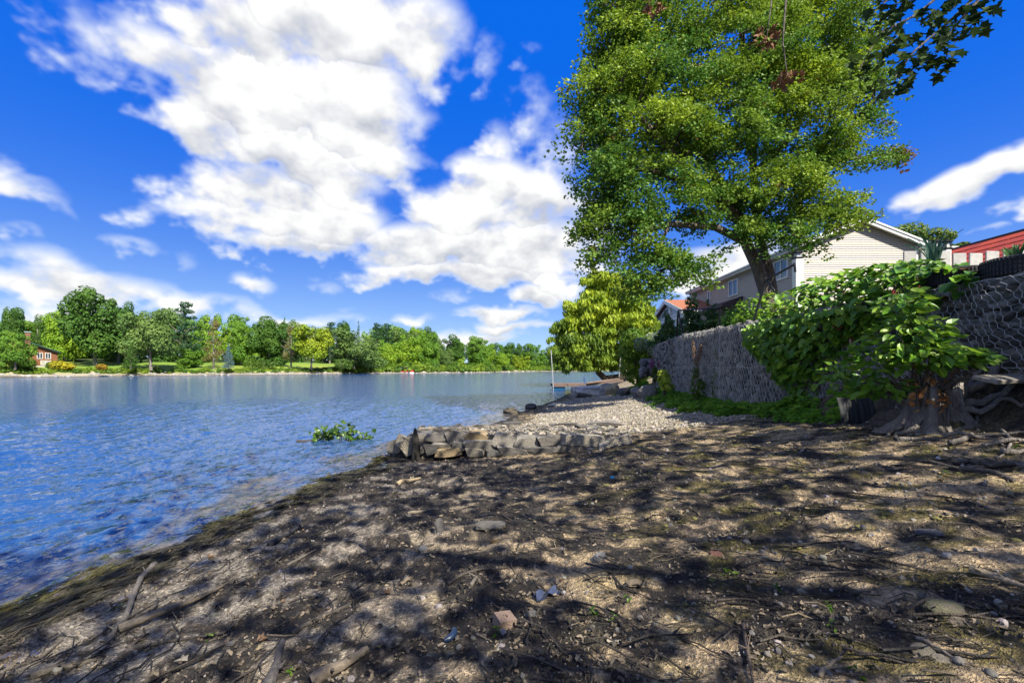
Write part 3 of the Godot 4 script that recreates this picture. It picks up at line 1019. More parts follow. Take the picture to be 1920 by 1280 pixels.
func build_boat() -> void:
	var at := Vector3(-33.023, 0.114, -142.0)
	var o := thing("motor_boat", "small red motor boat with white waterline moored off the far shore", "boat", Vector3(at.x, 0.0, at.z))
	var red := Color(0.36, 0.03, 0.015)
	var h := MB.new()
	var secs := [[-2.5, 0.75, 0.75], [-1.2, 0.95, 0.8], [0.6, 0.95, 0.85], [1.7, 0.65, 0.95], [2.5, 0.05, 1.05]]
	for k in secs.size() - 1:
		var a = secs[k]
		var b = secs[k + 1]
		for s: float in [-1.0, 1.0]:
			h.q(Vector3(a[0], a[2], s * a[1]), Vector3(b[0], b[2], s * b[1]), Vector3(b[0], 0.35, s * b[1] * 0.9), Vector3(a[0], 0.35, s * a[1] * 0.9), red, Vector3(0, 0, s))
			h.q(Vector3(a[0], 0.35, s * a[1] * 0.9), Vector3(b[0], 0.35, s * b[1] * 0.9), Vector3(b[0], -0.15, s * b[1] * 0.6), Vector3(a[0], -0.15, s * a[1] * 0.6), Color(0.75, 0.75, 0.75), Vector3(0, -0.3, s))
		h.q(Vector3(a[0], a[2] - 0.05, -a[1]), Vector3(b[0], b[2] - 0.05, -b[1]), Vector3(b[0], b[2] - 0.05, b[1]), Vector3(a[0], a[2] - 0.05, a[1]), Color(0.6, 0.55, 0.5), Vector3.UP)
	h.q(Vector3(-2.5, 0.75, -0.75), Vector3(-2.5, 0.75, 0.75), Vector3(-2.5, -0.15, 0.45), Vector3(-2.5, -0.15, -0.45), red, Vector3.LEFT)
	part("hull", h.done(), M.plastic, o)
	var r := MB.new()
	r.box(Vector3(-0.2, 1.75, 0), Vector3(2.4, 0.09, 1.7), Color(0.10, 0.10, 0.13), Basis(), 0.03)
	part("canopy", r.done(), M.plastic, o)
	for s in [[-1.3, -0.75], [-1.3, 0.75], [0.9, -0.75], [0.9, 0.75]]:
		var p := MB.new()
		p.tube([Vector3(s[0], 0.75, s[1]), Vector3(s[0], 1.72, s[1])], [0.03, 0.03], 6, Color(0.6, 0.6, 0.6))
		part("post", p.done(true), M.metal, o)
	var ws := MB.new()
	ws.box(Vector3(1.0, 1.05, 0), Vector3(0.05, 0.45, 1.3), Color(0.25, 0.3, 0.33), Basis(Vector3.BACK, 0.4))
	part("windshield", ws.done(), M.glass, o)
	var e := MB.new()
	e.box(Vector3(-2.75, 0.75, 0), Vector3(0.4, 0.6, 0.35), Color(0.05, 0.05, 0.05), Basis(), 0.06)
	e.box(Vector3(-2.75, 0.2, 0), Vector3(0.16, 0.8, 0.12), Color(0.1, 0.1, 0.1))
	part("outboard_motor", e.done(), M.plastic, o)


# ---------- the gabion wall ----------
func wall_point(d: float, y: float, out: float) -> Vector3:
	return Vector3(lut(WALL, d) - out, y, -d)


func gabion(called: String, label: String, d0: float, d1: float, slab: bool, picked: float) -> void:
	var o := thing(called, label, "gabion wall")
	# dark rubble core behind the face
	var mb := MB.new()
	var d := d0
	while d < d1 - 0.01:
		var e := minf(d + 0.4, d1)
		var ta := lut(WALL_TOP, d) - 0.1
		var tb := lut(WALL_TOP, e) - 0.1
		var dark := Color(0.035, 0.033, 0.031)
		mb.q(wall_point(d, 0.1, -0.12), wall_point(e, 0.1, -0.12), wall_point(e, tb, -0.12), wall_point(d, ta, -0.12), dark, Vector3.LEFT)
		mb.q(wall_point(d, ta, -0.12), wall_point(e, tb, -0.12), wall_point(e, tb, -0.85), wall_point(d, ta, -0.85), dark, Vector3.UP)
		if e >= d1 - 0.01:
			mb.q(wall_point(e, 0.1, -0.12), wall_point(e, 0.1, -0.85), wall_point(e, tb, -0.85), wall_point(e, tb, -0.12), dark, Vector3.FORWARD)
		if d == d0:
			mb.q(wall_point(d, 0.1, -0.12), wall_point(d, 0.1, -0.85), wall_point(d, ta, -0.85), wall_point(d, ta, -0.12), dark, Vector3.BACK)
		d = e
	part("rubble_core", mb.done(), M.stone, o)
	var kinds := []
	for k in 8:
		kinds.append(rock(1, 7, false, 0.12))
	var greys := []
	for k in 5:
		var g: float = [0.20, 0.32, 0.42, 0.52, 0.12][k]
		var m: StandardMaterial3D = M.stone.duplicate()
		m.albedo_color = Color(g, g * 0.95, g * 0.87).linear_to_srgb()
		greys.append(m)
	var list := []
	var w := 0.15 if slab else 0.135
	var h := 0.06 if slab else 0.105
	d = d0 + w * 0.4
	while d < d1:
		var top := lut(WALL_TOP, d)
		var y := ground_y(lut(WALL, d) - 0.3, d) - 0.1
		while y < top - h * 0.3:
			var dd := d + rr(-0.4, 0.4) * w
			var p := wall_point(dd, y + rr(-0.2, 0.2) * h, rr(-0.09, -0.005))
			var s := Vector3(rr(0.12, 0.19), h * rr(0.9, 1.9), w * rr(0.8, 1.9)) if slab else Vector3(rr(0.14, 0.2), h * rr(0.9, 1.8), w * rr(0.85, 1.6))
			var b := Basis.from_euler(Vector3(rr(-0.25, 0.25), rr(-0.5, 0.5), rr(-0.3, 0.3)) if slab else Vector3(rr(-1, 1), rr(-1, 1), rr(-0.8, 0.8))) * Basis.from_scale(s * (1.02 if slab else 0.9))
			list.append([Transform3D(b, p), dd])
			y += h * rr(0.85, 1.15)
		for k in 4:  # loose stones on the top
			if rng.randf() < 0.7:
				list.append([Transform3D(Basis.from_euler(Vector3(rr(-0.5, 0.5), rr(0, 6), rr(-0.5, 0.5))) * Basis.from_scale(Vector3(0.2, h * 1.3, 0.2) * rr(0.8, 1.2)), wall_point(d + rr(-0.1, 0.1), top - 0.06, -0.1 - k * 0.19)), d])
		d += w * rr(0.9, 1.05)
	list.sort_custom(func(a, b): return absf(a[1] - picked) < absf(b[1] - picked))
	for k in mini(290, list.size()):
		part("stone", kinds[rng.randi() % 8], greys[rng.randi() % 5], o, list[k][0])
	var rest := []
	var tints := []
	for k in range(290, list.size()):
		rest.append(list[k][0])
		var g := 0.12 + 0.46 * rng.randf()
		tints.append(Color(g, g * 0.95, g * 0.87))
	many("stone_fill", kinds[2], M.stone, o, rest, tints)
	# hexagonal wire netting over the face
	var net := MB.new()
	var grey := Color(0.31, 0.31, 0.31) if slab else Color(0.42, 0.42, 0.41)
	var pitch := 0.092 if slab else 0.135
	var rise := 0.075 if slab else 0.112
	var far := minf(d1, 17.0)
	var rows := int(2.5 / rise)
	var cols := int((far - d0) / pitch)
	var pt := func(u: float, v: float) -> Vector3:
		var dd := d0 + u
		var sag := noise.get_noise_2d(u * 60.0, v * 60.0) * 0.035
		return wall_point(dd + noise.get_noise_2d(u * 170.0, v * 140.0) * 0.05, v + noise.get_noise_2d(u * 150.0 + 500.0, v * 170.0) * 0.05, (0.115 if slab else 0.105) + sag)
	for r in rows:
		for c in cols:
			var u := (c + (0.5 if r % 2 == 1 else 0.0)) * pitch
			var v := 0.25 + r * rise
			if v > lut(WALL_TOP, d0 + u) - 0.06 or v < ground_y(lut(WALL, d0 + u) - 0.3, d0 + u) - 0.05:
				continue
			var a: Vector3 = pt.call(u, v)
			var b: Vector3 = pt.call(u, v + rise * 0.52)
			var l: Vector3 = pt.call(u - pitch * 0.5, v + rise)
			var q: Vector3 = pt.call(u + pitch * 0.5, v + rise)
			var rad := 0.0026 if slab else 0.0032
			net.tube([a, b], [rad * 1.3, rad * 1.3], 3, grey)
			net.tube([b, l], [rad, rad], 3, grey)
			net.tube([b, q], [rad, rad], 3, grey)
	part("wire_netting", net.done(), M.wire, o).set_meta("kind", "stuff")
	# thicker selvedge wires: top edge, mid seam, basket joints
	for line in [0.0, 1.0]:
		var pts := []
		var rad := []
		d = d0
		while d <= far:
			pts.append(wall_point(d, lut(WALL_TOP, d) - 0.03 if line == 0.0 else 1.62 + noise.get_noise_2d(d * 60, 3) * 0.04, 0.08))
			rad.append(0.006)
			d += 0.2
		var t := MB.new()
		t.tube(pts, rad, 4, grey)
		part("edge_wire", t.done(true), M.wire, o)
	d = d0 + 1.2
	while d < far:
		var pts := []
		var rad := []
		for k in 30:
			var a := k * 1.9
			pts.append(wall_point(d + 0.02 * cos(a), lerpf(ground_y(lut(WALL, d) - 0.3, d), lut(WALL_TOP, d), k / 29.0), 0.085 + 0.014 * sin(a)))
			rad.append(0.0055)
		var t := MB.new()
		t.tube(pts, rad, 4, grey)
		part("joint_wire", t.done(true), M.wire, o)
		d += 2.0


func build_wall() -> void:
	gabion("gabion_wall", "dark wire-netted stone wall under the two tyres", 2.7, 8.9, true, 5.3)
	gabion("gabion_wall", "long pale grey stone wall in wire netting left of the grape vine", 8.95, 22.0, false, 10.9)
	var o := thing("gabion_basket", "short low stone basket at the far end of the long wall", "gabion wall", Vector3(6.987, 1.222, -23.2))
	var stones := []
	for k in 90:
		stones.append(Transform3D(Basis.from_euler(Vector3(rr(0, 6), rr(0, 6), 0)).scaled(Vector3.ONE * rr(0.17, 0.26)), Vector3(rr(-0.4, 0.6), rr(0.0, 0.75), rr(-0.3, 0.3))))
	var core := MB.new()
	core.box(Vector3(0.1, 0.35, 0), Vector3(0.9, 0.7, 0.5), Color(0.06, 0.06, 0.055))
	part("rubble_core", core.done(), M.stone, o)
	var tint := []
	for k in 90:
		var g := rr(0.2, 0.42)
		tint.append(Color(g, g * 0.96, g * 0.93))
	many("stone_fill", rock(1, 6, false, 0.1), M.stone, o, stones, tint)


# ---------- houses ----------
func lap_wall(mb: MB, a: Vector3, b: Vector3, y0: float, y1: float, n: Vector3, col: Color, gable := 0.0) -> void:
	# lap siding between two feet; above gable (a height) the wall narrows to a peak at y1
	var y := y0
	var st := 0.118
	var mid := (a + b) * 0.5
	while y < y1 - 0.01:
		var e := minf(y + st, y1)
		var ka := 1.0
		var kb := 1.0
		if gable > 0.0:
			ka = clampf((y1 - y) / (y1 - gable), 0, 1)
			kb = clampf((y1 - e) / (y1 - gable), 0, 1)
		var up := Vector3.UP
		var a0 := mid.lerp(a, ka) + up * y + n * 0.045
		var b0 := mid.lerp(b, ka) + up * y + n * 0.045
		var a1 := mid.lerp(a, kb) + up * e
		var b1 := mid.lerp(b, kb) + up * e
		mb.q(a0, b0, b1, a1, col, n)
		mb.q(a0, b0, b0 - n * 0.045, a0 - n * 0.045, col, Vector3.DOWN)
		y = e


func build_houses() -> void:
	var o := thing("gabled_house", "large beige clapboard house with a white-trimmed gable on the terrace", "house", Vector3(18.94, 3.4, -30.0))
	var cream := Color(0.42, 0.382, 0.33)
	var white := Color(0.80, 0.79, 0.76)
	var half := 3.75
	var eave := 6.3
	var peak := eave + half * 0.39
	var deep := 18.2
	var w := MB.new()
	lap_wall(w, Vector3(0, 0, 0), Vector3(half * 2, 0, 0), 0.0, peak, Vector3.BACK, cream, eave)
	lap_wall(w, Vector3(0, 0, -deep), Vector3(half * 2, 0, -deep), 0.0, peak, Vector3.FORWARD, cream, eave)
	lap_wall(w, Vector3(0, 0, 0), Vector3(0, 0, -deep), 0.0, eave, Vector3.LEFT, cream)
	lap_wall(w, Vector3(half * 2, 0, 0), Vector3(half * 2, 0, -deep), 0.0, eave, Vector3.RIGHT, cream)
	part("wall", w.done(), M.siding, o)
	for c in [[0, 0], [0, -deep], [half * 2, 0]]:
		var cb := MB.new()
		cb.box(Vector3(c[0], eave * 0.5 - 0.05, c[1]), Vector3(0.16, eave - 0.1, 0.16), white * 0.9)
		part("corner_board", cb.done(), M.paint, o)
	var over := 0.5
	var ang := atan(0.39)
	var run := (half + over) / cos(ang)
	var roof: MeshInstance3D = null
	for s: float in [-1.0, 1.0]:
		var r := MB.new()
		var c := Vector3(half + s * (half + over) * 0.5, peak + 0.14 - (half + over) * 0.5 * 0.39, -deep * 0.5)
		r.box(c, Vector3(run, 0.09, deep + 1.0), Color(0.20, 0.16, 0.13), Basis(Vector3.BACK, -s * ang))
		var p := part("roof", r.done(), M.roof, o)
		if s < 0:
			roof = p
		for z in [0.42, -deep - 0.42]:  # rake boards
			var k := MB.new()
			k.box(c + Vector3(0, -0.13, 0) + Vector3(0, 0, deep * 0.5 + z), Vector3(run + 0.02, 0.24, 0.12), white, Basis(Vector3.BACK, -s * ang))
			k.box(c + Vector3(0, -0.005, 0) + Vector3(0, 0, deep * 0.5 + z + 0.05), Vector3(run + 0.02, 0.10, 0.14), white, Basis(Vector3.BACK, -s * ang))
			part("rake_board", k.done(), M.paint, o)
		var so := MB.new()
		so.box(c + Vector3(0, -0.11, deep * 0.5 + 0.22), Vector3(run, 0.05, 0.38), white * 0.8, Basis(Vector3.BACK, -s * ang))
		part("soffit", so.done(), M.paint, o)
		var g := MB.new()
		var ex := half + s * (half + over)
		g.box(Vector3(ex + s * 0.05, eave - 0.14, -deep * 0.5), Vector3(0.13, 0.16, deep + 0.8), Color(0.42, 0.46, 0.44), Basis(), 0.03)
		g.box(Vector3(ex - s * 0.03, eave - 0.22, -deep * 0.5), Vector3(0.05, 0.26, deep + 0.78), white * 0.8)
		g.box(Vector3(ex - s * 0.27, eave - 0.3, -deep * 0.5), Vector3(0.46, 0.05, deep + 0.76), white * 0.7)
		part("gutter", g.done(), M.paint, o)
	var ch := MB.new()
	ch.box(Vector3(1.8, 7.2, -8.4), Vector3(0.9, 1.3, 0.9), Color(0.30, 0.27, 0.25))
	ch.box(Vector3(1.8, 7.9, -8.4), Vector3(1.1, 0.12, 1.1), Color(0.22, 0.2, 0.2))
	part("chimney", ch.done(), M.stone, roof)
	var left := Basis(Vector3.UP, -PI / 2)
	window(1.6, 1.35, white, Color(0.04, 0.09, 0.14), o, Transform3D(left, Vector3(-0.03, 5.05, -9.1)), [0.0])
	window(0.6, 1.0, white, Color(0.04, 0.07, 0.10), o, Transform3D(left, Vector3(-0.03, 5.1, -13.9)), [])
	window(0.5, 0.8, white, Color(0.04, 0.07, 0.10), o, Transform3D(left, Vector3(-0.03, 5.0, -17.2)), [])
	window(1.7, 1.4, white, Color(0.05, 0.10, 0.10), o, Transform3D(left, Vector3(-0.03, 5.1, -2.2)), [0.0])
	# awning on the long side
	var aw := MB.new()
	aw.q(Vector3(-0.1, 4.1, -7.4), Vector3(-0.1, 4.1, -14.0), Vector3(-1.8, 3.45, -14.0), Vector3(-1.8, 3.45, -7.4), Color(0.06, 0.04, 0.04), Vector3.UP)
	aw.q(Vector3(-1.8, 3.45, -7.4), Vector3(-1.8, 3.45, -14.0), Vector3(-1.8, 3.2, -14.0), Vector3(-1.8, 3.2, -7.4), Color(0.05, 0.035, 0.035), Vector3.LEFT)
	aw.q(Vector3(-0.1, 4.1, -7.4), Vector3(-1.8, 3.45, -7.4), Vector3(-1.8, 3.2, -7.4), Vector3(-0.1, 3.2, -7.4), Color(0.05, 0.035, 0.035), Vector3.BACK)
	part("awning", aw.done(), M.flat, o)
	# the lower wing to the right
	var wing := MB.new()
	lap_wall(wing, Vector3(7.5, 0, -3.0), Vector3(12.6, 0, -3.0), 0.0, 6.6, Vector3.BACK, cream)
	lap_wall(wing, Vector3(12.6, 0, -3.0), Vector3(12.6, 0, -9.0), 0.0, 6.6, Vector3.RIGHT, cream)
	part("wing_wall", wing.done(), M.siding, o)
	var wr := MB.new()
	wr.box(Vector3(10.1, 7.45, -6.0), Vector3(6.0, 0.12, 7.4), Color(0.36, 0.22, 0.13), Basis(Vector3.RIGHT, 0.21))
	part("wing_roof", wr.done(), M.roof, o)
	var wg := MB.new()
	wg.box(Vector3(10.1, 6.68, -2.3), Vector3(6.1, 0.2, 0.14), white * 0.85, Basis(), 0.03)
	part("wing_gutter", wg.done(), M.paint, o)

	# sunroom with a reddish roof; its white gable looks over the river
	o = thing("sunroom", "white sunroom with a reddish roof and triangular gable windows beyond the wall", "sunroom", Vector3(16.0, 2.6, -46.3))
	var hw := 4.5
	var e2 := 4.3
	var p2 := 5.75
	w = MB.new()
	lap_wall(w, Vector3(0, 0, hw), Vector3(0, 0, -hw), 0.0, p2, Vector3.LEFT, Color(0.66, 0.65, 0.62), e2)
	lap_wall(w, Vector3(0, 0, hw), Vector3(4.0, 0, hw), 0.0, e2, Vector3.BACK, Color(0.66, 0.65, 0.62))
	w.q(Vector3(0, 0, -hw), Vector3(4, 0, -hw), Vector3(4, e2, -hw), Vector3(0, e2, -hw), Color(0.66, 0.65, 0.62), Vector3.FORWARD)
	part("wall", w.done(), M.siding, o)
	var a2 := atan((p2 - e2) / hw)
	for s: float in [-1.0, 1.0]:
		var r := MB.new()
		r.box(Vector3(1.7, p2 + 0.1 - (hw + 0.4) * 0.5 * (p2 - e2) / hw, s * (hw + 0.4) * 0.5), Vector3(4.6, 0.1, (hw + 0.4) / cos(a2)), Color(0.38, 0.135, 0.065), Basis(Vector3.RIGHT, s * a2))
		part("roof", r.done(), M.roof, o)
		var k := MB.new()
		k.box(Vector3(-0.58, p2 - 0.06 - (hw + 0.4) * 0.5 * (p2 - e2) / hw, s * (hw + 0.4) * 0.5), Vector3(0.14, 0.36, (hw + 0.4) / cos(a2)), white, Basis(Vector3.RIGHT, s * a2))
		part("rake_board", k.done(), M.paint, o)
		# a slanted gable window: frame and pane
		var f := MB.new()
		var z0 := s * 0.35
		var z1 := s * 2.6
		var tri := [Vector3(-0.03, 4.15, z0), Vector3(-0.03, 4.15, z1), Vector3(-0.03, 4.65, z1), Vector3(-0.03, 5.3, z0)]
		f.q(tri[0], tri[1], tri[2], tri[3], Color(0.05, 0.06, 0.07), Vector3.LEFT)
		var fr := MB.new()
		for q in 4:
			fr.tube([tri[q], tri[(q + 1) % 4]], [0.09, 0.09], 4, white)
		var win := part("window", fr.done(), M.paint, o)
		part("pane", f.done(), M.glass, win)
	var post := MB.new()
	post.box(Vector3(-0.04, 4.75, 0), Vector3(0.14, 1.5, 0.5), white)
	part("gable_post", post.done(), M.paint, o)
	for z in [-3.2, -1.1, 1.1, 3.2]:
		window(1.7, 2.0, white, Color(0.06, 0.08, 0.09), o, Transform3D(left, Vector3(-0.03, 2.6, z)), [0.0])
	var band := MB.new()
	band.box(Vector3(-0.06, 3.85, 0), Vector3(0.1, 0.26, hw * 2 + 0.1), white)
	part("trim_band", band.done(), M.paint, o)
	var g2 := MB.new()
	g2.box(Vector3(1.7, e2 - 0.14, hw + 0.42), Vector3(4.5, 0.2, 0.14), white, Basis(), 0.03)
	part("gutter", g2.done(), M.paint, o)

	# red tiled roof at the right edge: ridge runs along the view, tiles laid one by one
	o = thing("red_shed", "shed with bright red tiled roof behind the white picket fence", "shed", Vector3(14.0, 2.9, -14.7))
	var ridge := 2.42
	var slope := 0.70
	var rw := 2.9
	w = MB.new()
	w.box(Vector3(0, 0.25, 4.6), Vector3(5.0, 0.5, 9.2), Color(0.35, 0.05, 0.03))
	part("wall", w.done(), M.paint, o)
	var dr := Vector3(-1, -slope, 0).normalized()
	var nn := Vector3(-slope, 1, 0).normalized()
	for s: float in [-1.0, 1.0]:
		var deck := MB.new()
		var m := Vector3(s, 1, 1)
		deck.q(Vector3(0, ridge, 0), Vector3(0, ridge, 9.5), Vector3(0, ridge, 9.5) + dr * m * rw, Vector3(0, ridge, 0) + dr * m * rw, Color(0.2, 0.02, 0.012), Vector3(s * slope * -1.0, 1, 0) * Vector3(-s * -1.0, 1, 1))
		part("roof", deck.done(), M.paint, o)
	for row in 8:
		for k in 22:
			var t := MB.new()
			var c := dr * (0.2 + row * 0.34) + nn * 0.045 + Vector3(0, ridge, 0.21 + k * 0.42 + (0.21 if row % 2 else 0.0))
			t.box(c, Vector3(0.37, 0.026, 0.405), Color(0.42, 0.058, 0.010) * rr(0.8, 1.12), Basis(dr, nn, dr.cross(nn)) * Basis(Vector3.BACK, 0.05))
			part("tile", t.done(), M.paint, o)
	var cap := MB.new()
	cap.box(Vector3(0.0, ridge + 0.045, 4.7), Vector3(0.12, 0.06, 9.7), Color(0.05, 0.025, 0.03))
	part("ridge_cap", cap.done(), M.paint, o)


# ---------- terrace ----------
func bush(called: String, label: String, cat: String, at: Vector3, lobes: Array, count: int, size: float, ca: Color, cb: Color, long := 1.0, group := "") -> Node3D:
	var o := thing(called, label, cat, at, 0.0, group)
	var local := []
	var top := 0.3
	for l in lobes:
		local.append([l[0] - at, l[1]])
		top = maxf(top, (l[0] - at).y)
	part("foliage", spray(local, count, size, ca, cb, 0.45, 0.75, long).done(), M.leaf, o)
	var st := MB.new()
	for l in local:
		st.tube([Vector3(rr(-0.05, 0.05), -0.1, rr(-0.05, 0.05)), l[0] * Vector3(0.5, 0.55, 0.5), l[0]], [0.035, 0.025, 0.008], 5, Color(0.13, 0.10, 0.07))
	part("stem", st.done(true), M.wood, o)
	return o


func tyre(label: String, at: Vector3, turn: float) -> Node3D:
	var o := thing("tyre", label, "tyre", at, turn)
	var black := Color(0.022, 0.022, 0.024)
	var prof := [Vector2(0.20, 0.03), Vector2(0.235, 0.004), Vector2(0.29, 0.0), Vector2(0.315, 0.012), Vector2(0.328, 0.05), Vector2(0.330, 0.11), Vector2(0.328, 0.17), Vector2(0.315, 0.208), Vector2(0.29, 0.22), Vector2(0.235, 0.216), Vector2(0.20, 0.19), Vector2(0.215, 0.11)]
	var mb := MB.new()
	var seg := 48
	for k in seg:
		for p in prof:
			var a := TAU * k / seg
			mb.v.append(Vector3(cos(a) * p.x, p.y, sin(a) * p.x))
			mb.c.append(black)
	var n := prof.size()
	for k in seg:
		for j in n:
			var a := k * n + j
			var b := k * n + (j + 1) % n
			var c := ((k + 1) % seg) * n + j
			var d := ((k + 1) % seg) * n + (j + 1) % n
			mb.i.append_array(PackedInt32Array([a, b, c, c, b, d]))
	part("casing", mb.done(true), M.rubber, o)
	var tr := MB.new()
	for k in 60:
		var a := TAU * k / 60
		for y in [0.035, 0.085, 0.135, 0.185]:
			tr.box(Vector3(cos(a) * 0.331, y, sin(a) * 0.331), Vector3(0.016, 0.036, 0.022), black, Basis(Vector3.UP, -a))
	part("tread", tr.done(), M.rubber, o)
	var so := MB.new()
	for k in 24:
		var a := TAU * k / 24
		var b := TAU * (k + 1) / 24
		so.t(Vector3(0, 0.19, 0), Vector3(cos(a) * 0.22, 0.16, sin(a) * 0.22), Vector3(cos(b) * 0.22, 0.16, sin(b) * 0.22), Color(0.06, 0.045, 0.03), Vector3.UP)
	part("soil", so.done(), M.ground, o)
	return o


func blades(called: String, label: String, at: Vector3, n: int, tall: float, lean: Vector3, col: Color) -> void:
	var o := thing(called, label, "plant", at)
	for k in n:
		var mb := MB.new()
		var a := rng.randf() * TAU
		var dir := (Vector3(cos(a), 0, sin(a)) * rr(0.15, 0.55) + lean).limit_length(0.9)
		var side := Vector3(-sin(a), 0, cos(a))
		var h := tall * rr(0.65, 1.1)
		var w := 0.024
		var prev := []
		for j in 7:
			var t := j / 6.0
			var p := Vector3(cos(a), 0, sin(a)) * 0.05 + dir * h * t * t * 0.9 + Vector3(0, h * (t - 0.28 * t * t), 0)
			var ww := w * (1.0 - pow(t, 2.2)) + 0.002
			var cur := [p - side * ww, p + Vector3(0, -0.006, 0) + dir * 0.01, p + side * ww]
			if j > 0:
				for m in 2:
					mb.q(prev[m], prev[m + 1], cur[m + 1], cur[m], col * rr(0.9, 1.1))
			prev = cur
		part("leaf", mb.done(), M.leaf, o)


func pole(called: String, label: String, cat: String, pts: Array, rad: float, col: Color, m: Material, under: Node3D = null) -> void:
	var mb := MB.new()
	var rs := []
	for p in pts:
		rs.append(rad)
	mb.tube(pts, rs, 8, col)
	if under:
		part(called, mb.done(true), m, under)
	else:
		tag(part(called, mb.done(true), m, self), label, cat)


func lamp(label: String, at: Vector3, tall: float, wide: float) -> void:
	var o := thing("lamp_post", label, "lamp post", at)
	var mb := MB.new()
	mb.box(Vector3(0, tall * 0.5, 0), Vector3(wide, tall, wide), Color(0.78, 0.77, 0.74), Basis(), 0.012)
	part("post", mb.done(), M.paint, o)
	var l := MB.new()
	var k := wide
	l.box(Vector3(0, tall + 0.015, 0), Vector3(k * 1.25, 0.03, k * 1.25), Color(0.02, 0.02, 0.02), Basis(), 0.006)
	for s in [Vector2(-1, -1), Vector2(1, -1), Vector2(1, 1), Vector2(-1, 1)]:
		l.box(Vector3(s.x * k * 0.42, tall + 0.08, s.y * k * 0.42), Vector3(0.014, 0.11, 0.014), Color(0.02, 0.02, 0.02))
	l.box(Vector3(0, tall + 0.145, 0), Vector3(k * 1.35, 0.025, k * 1.35), Color(0.02, 0.02, 0.02), Basis(), 0.006)
	l.box(Vector3(0, tall + 0.17, 0), Vector3(k * 0.7, 0.03, k * 0.7), Color(0.02, 0.02, 0.02), Basis(), 0.006)
	part("lantern", l.done(), M.metal, o)
	var g := MB.new()
	g.box(Vector3(0, tall + 0.08, 0), Vector3(k * 0.66, 0.1, k * 0.66), Color(0.4, 0.42, 0.42))
	part("lamp_glass", g.done(), M.glass, o)


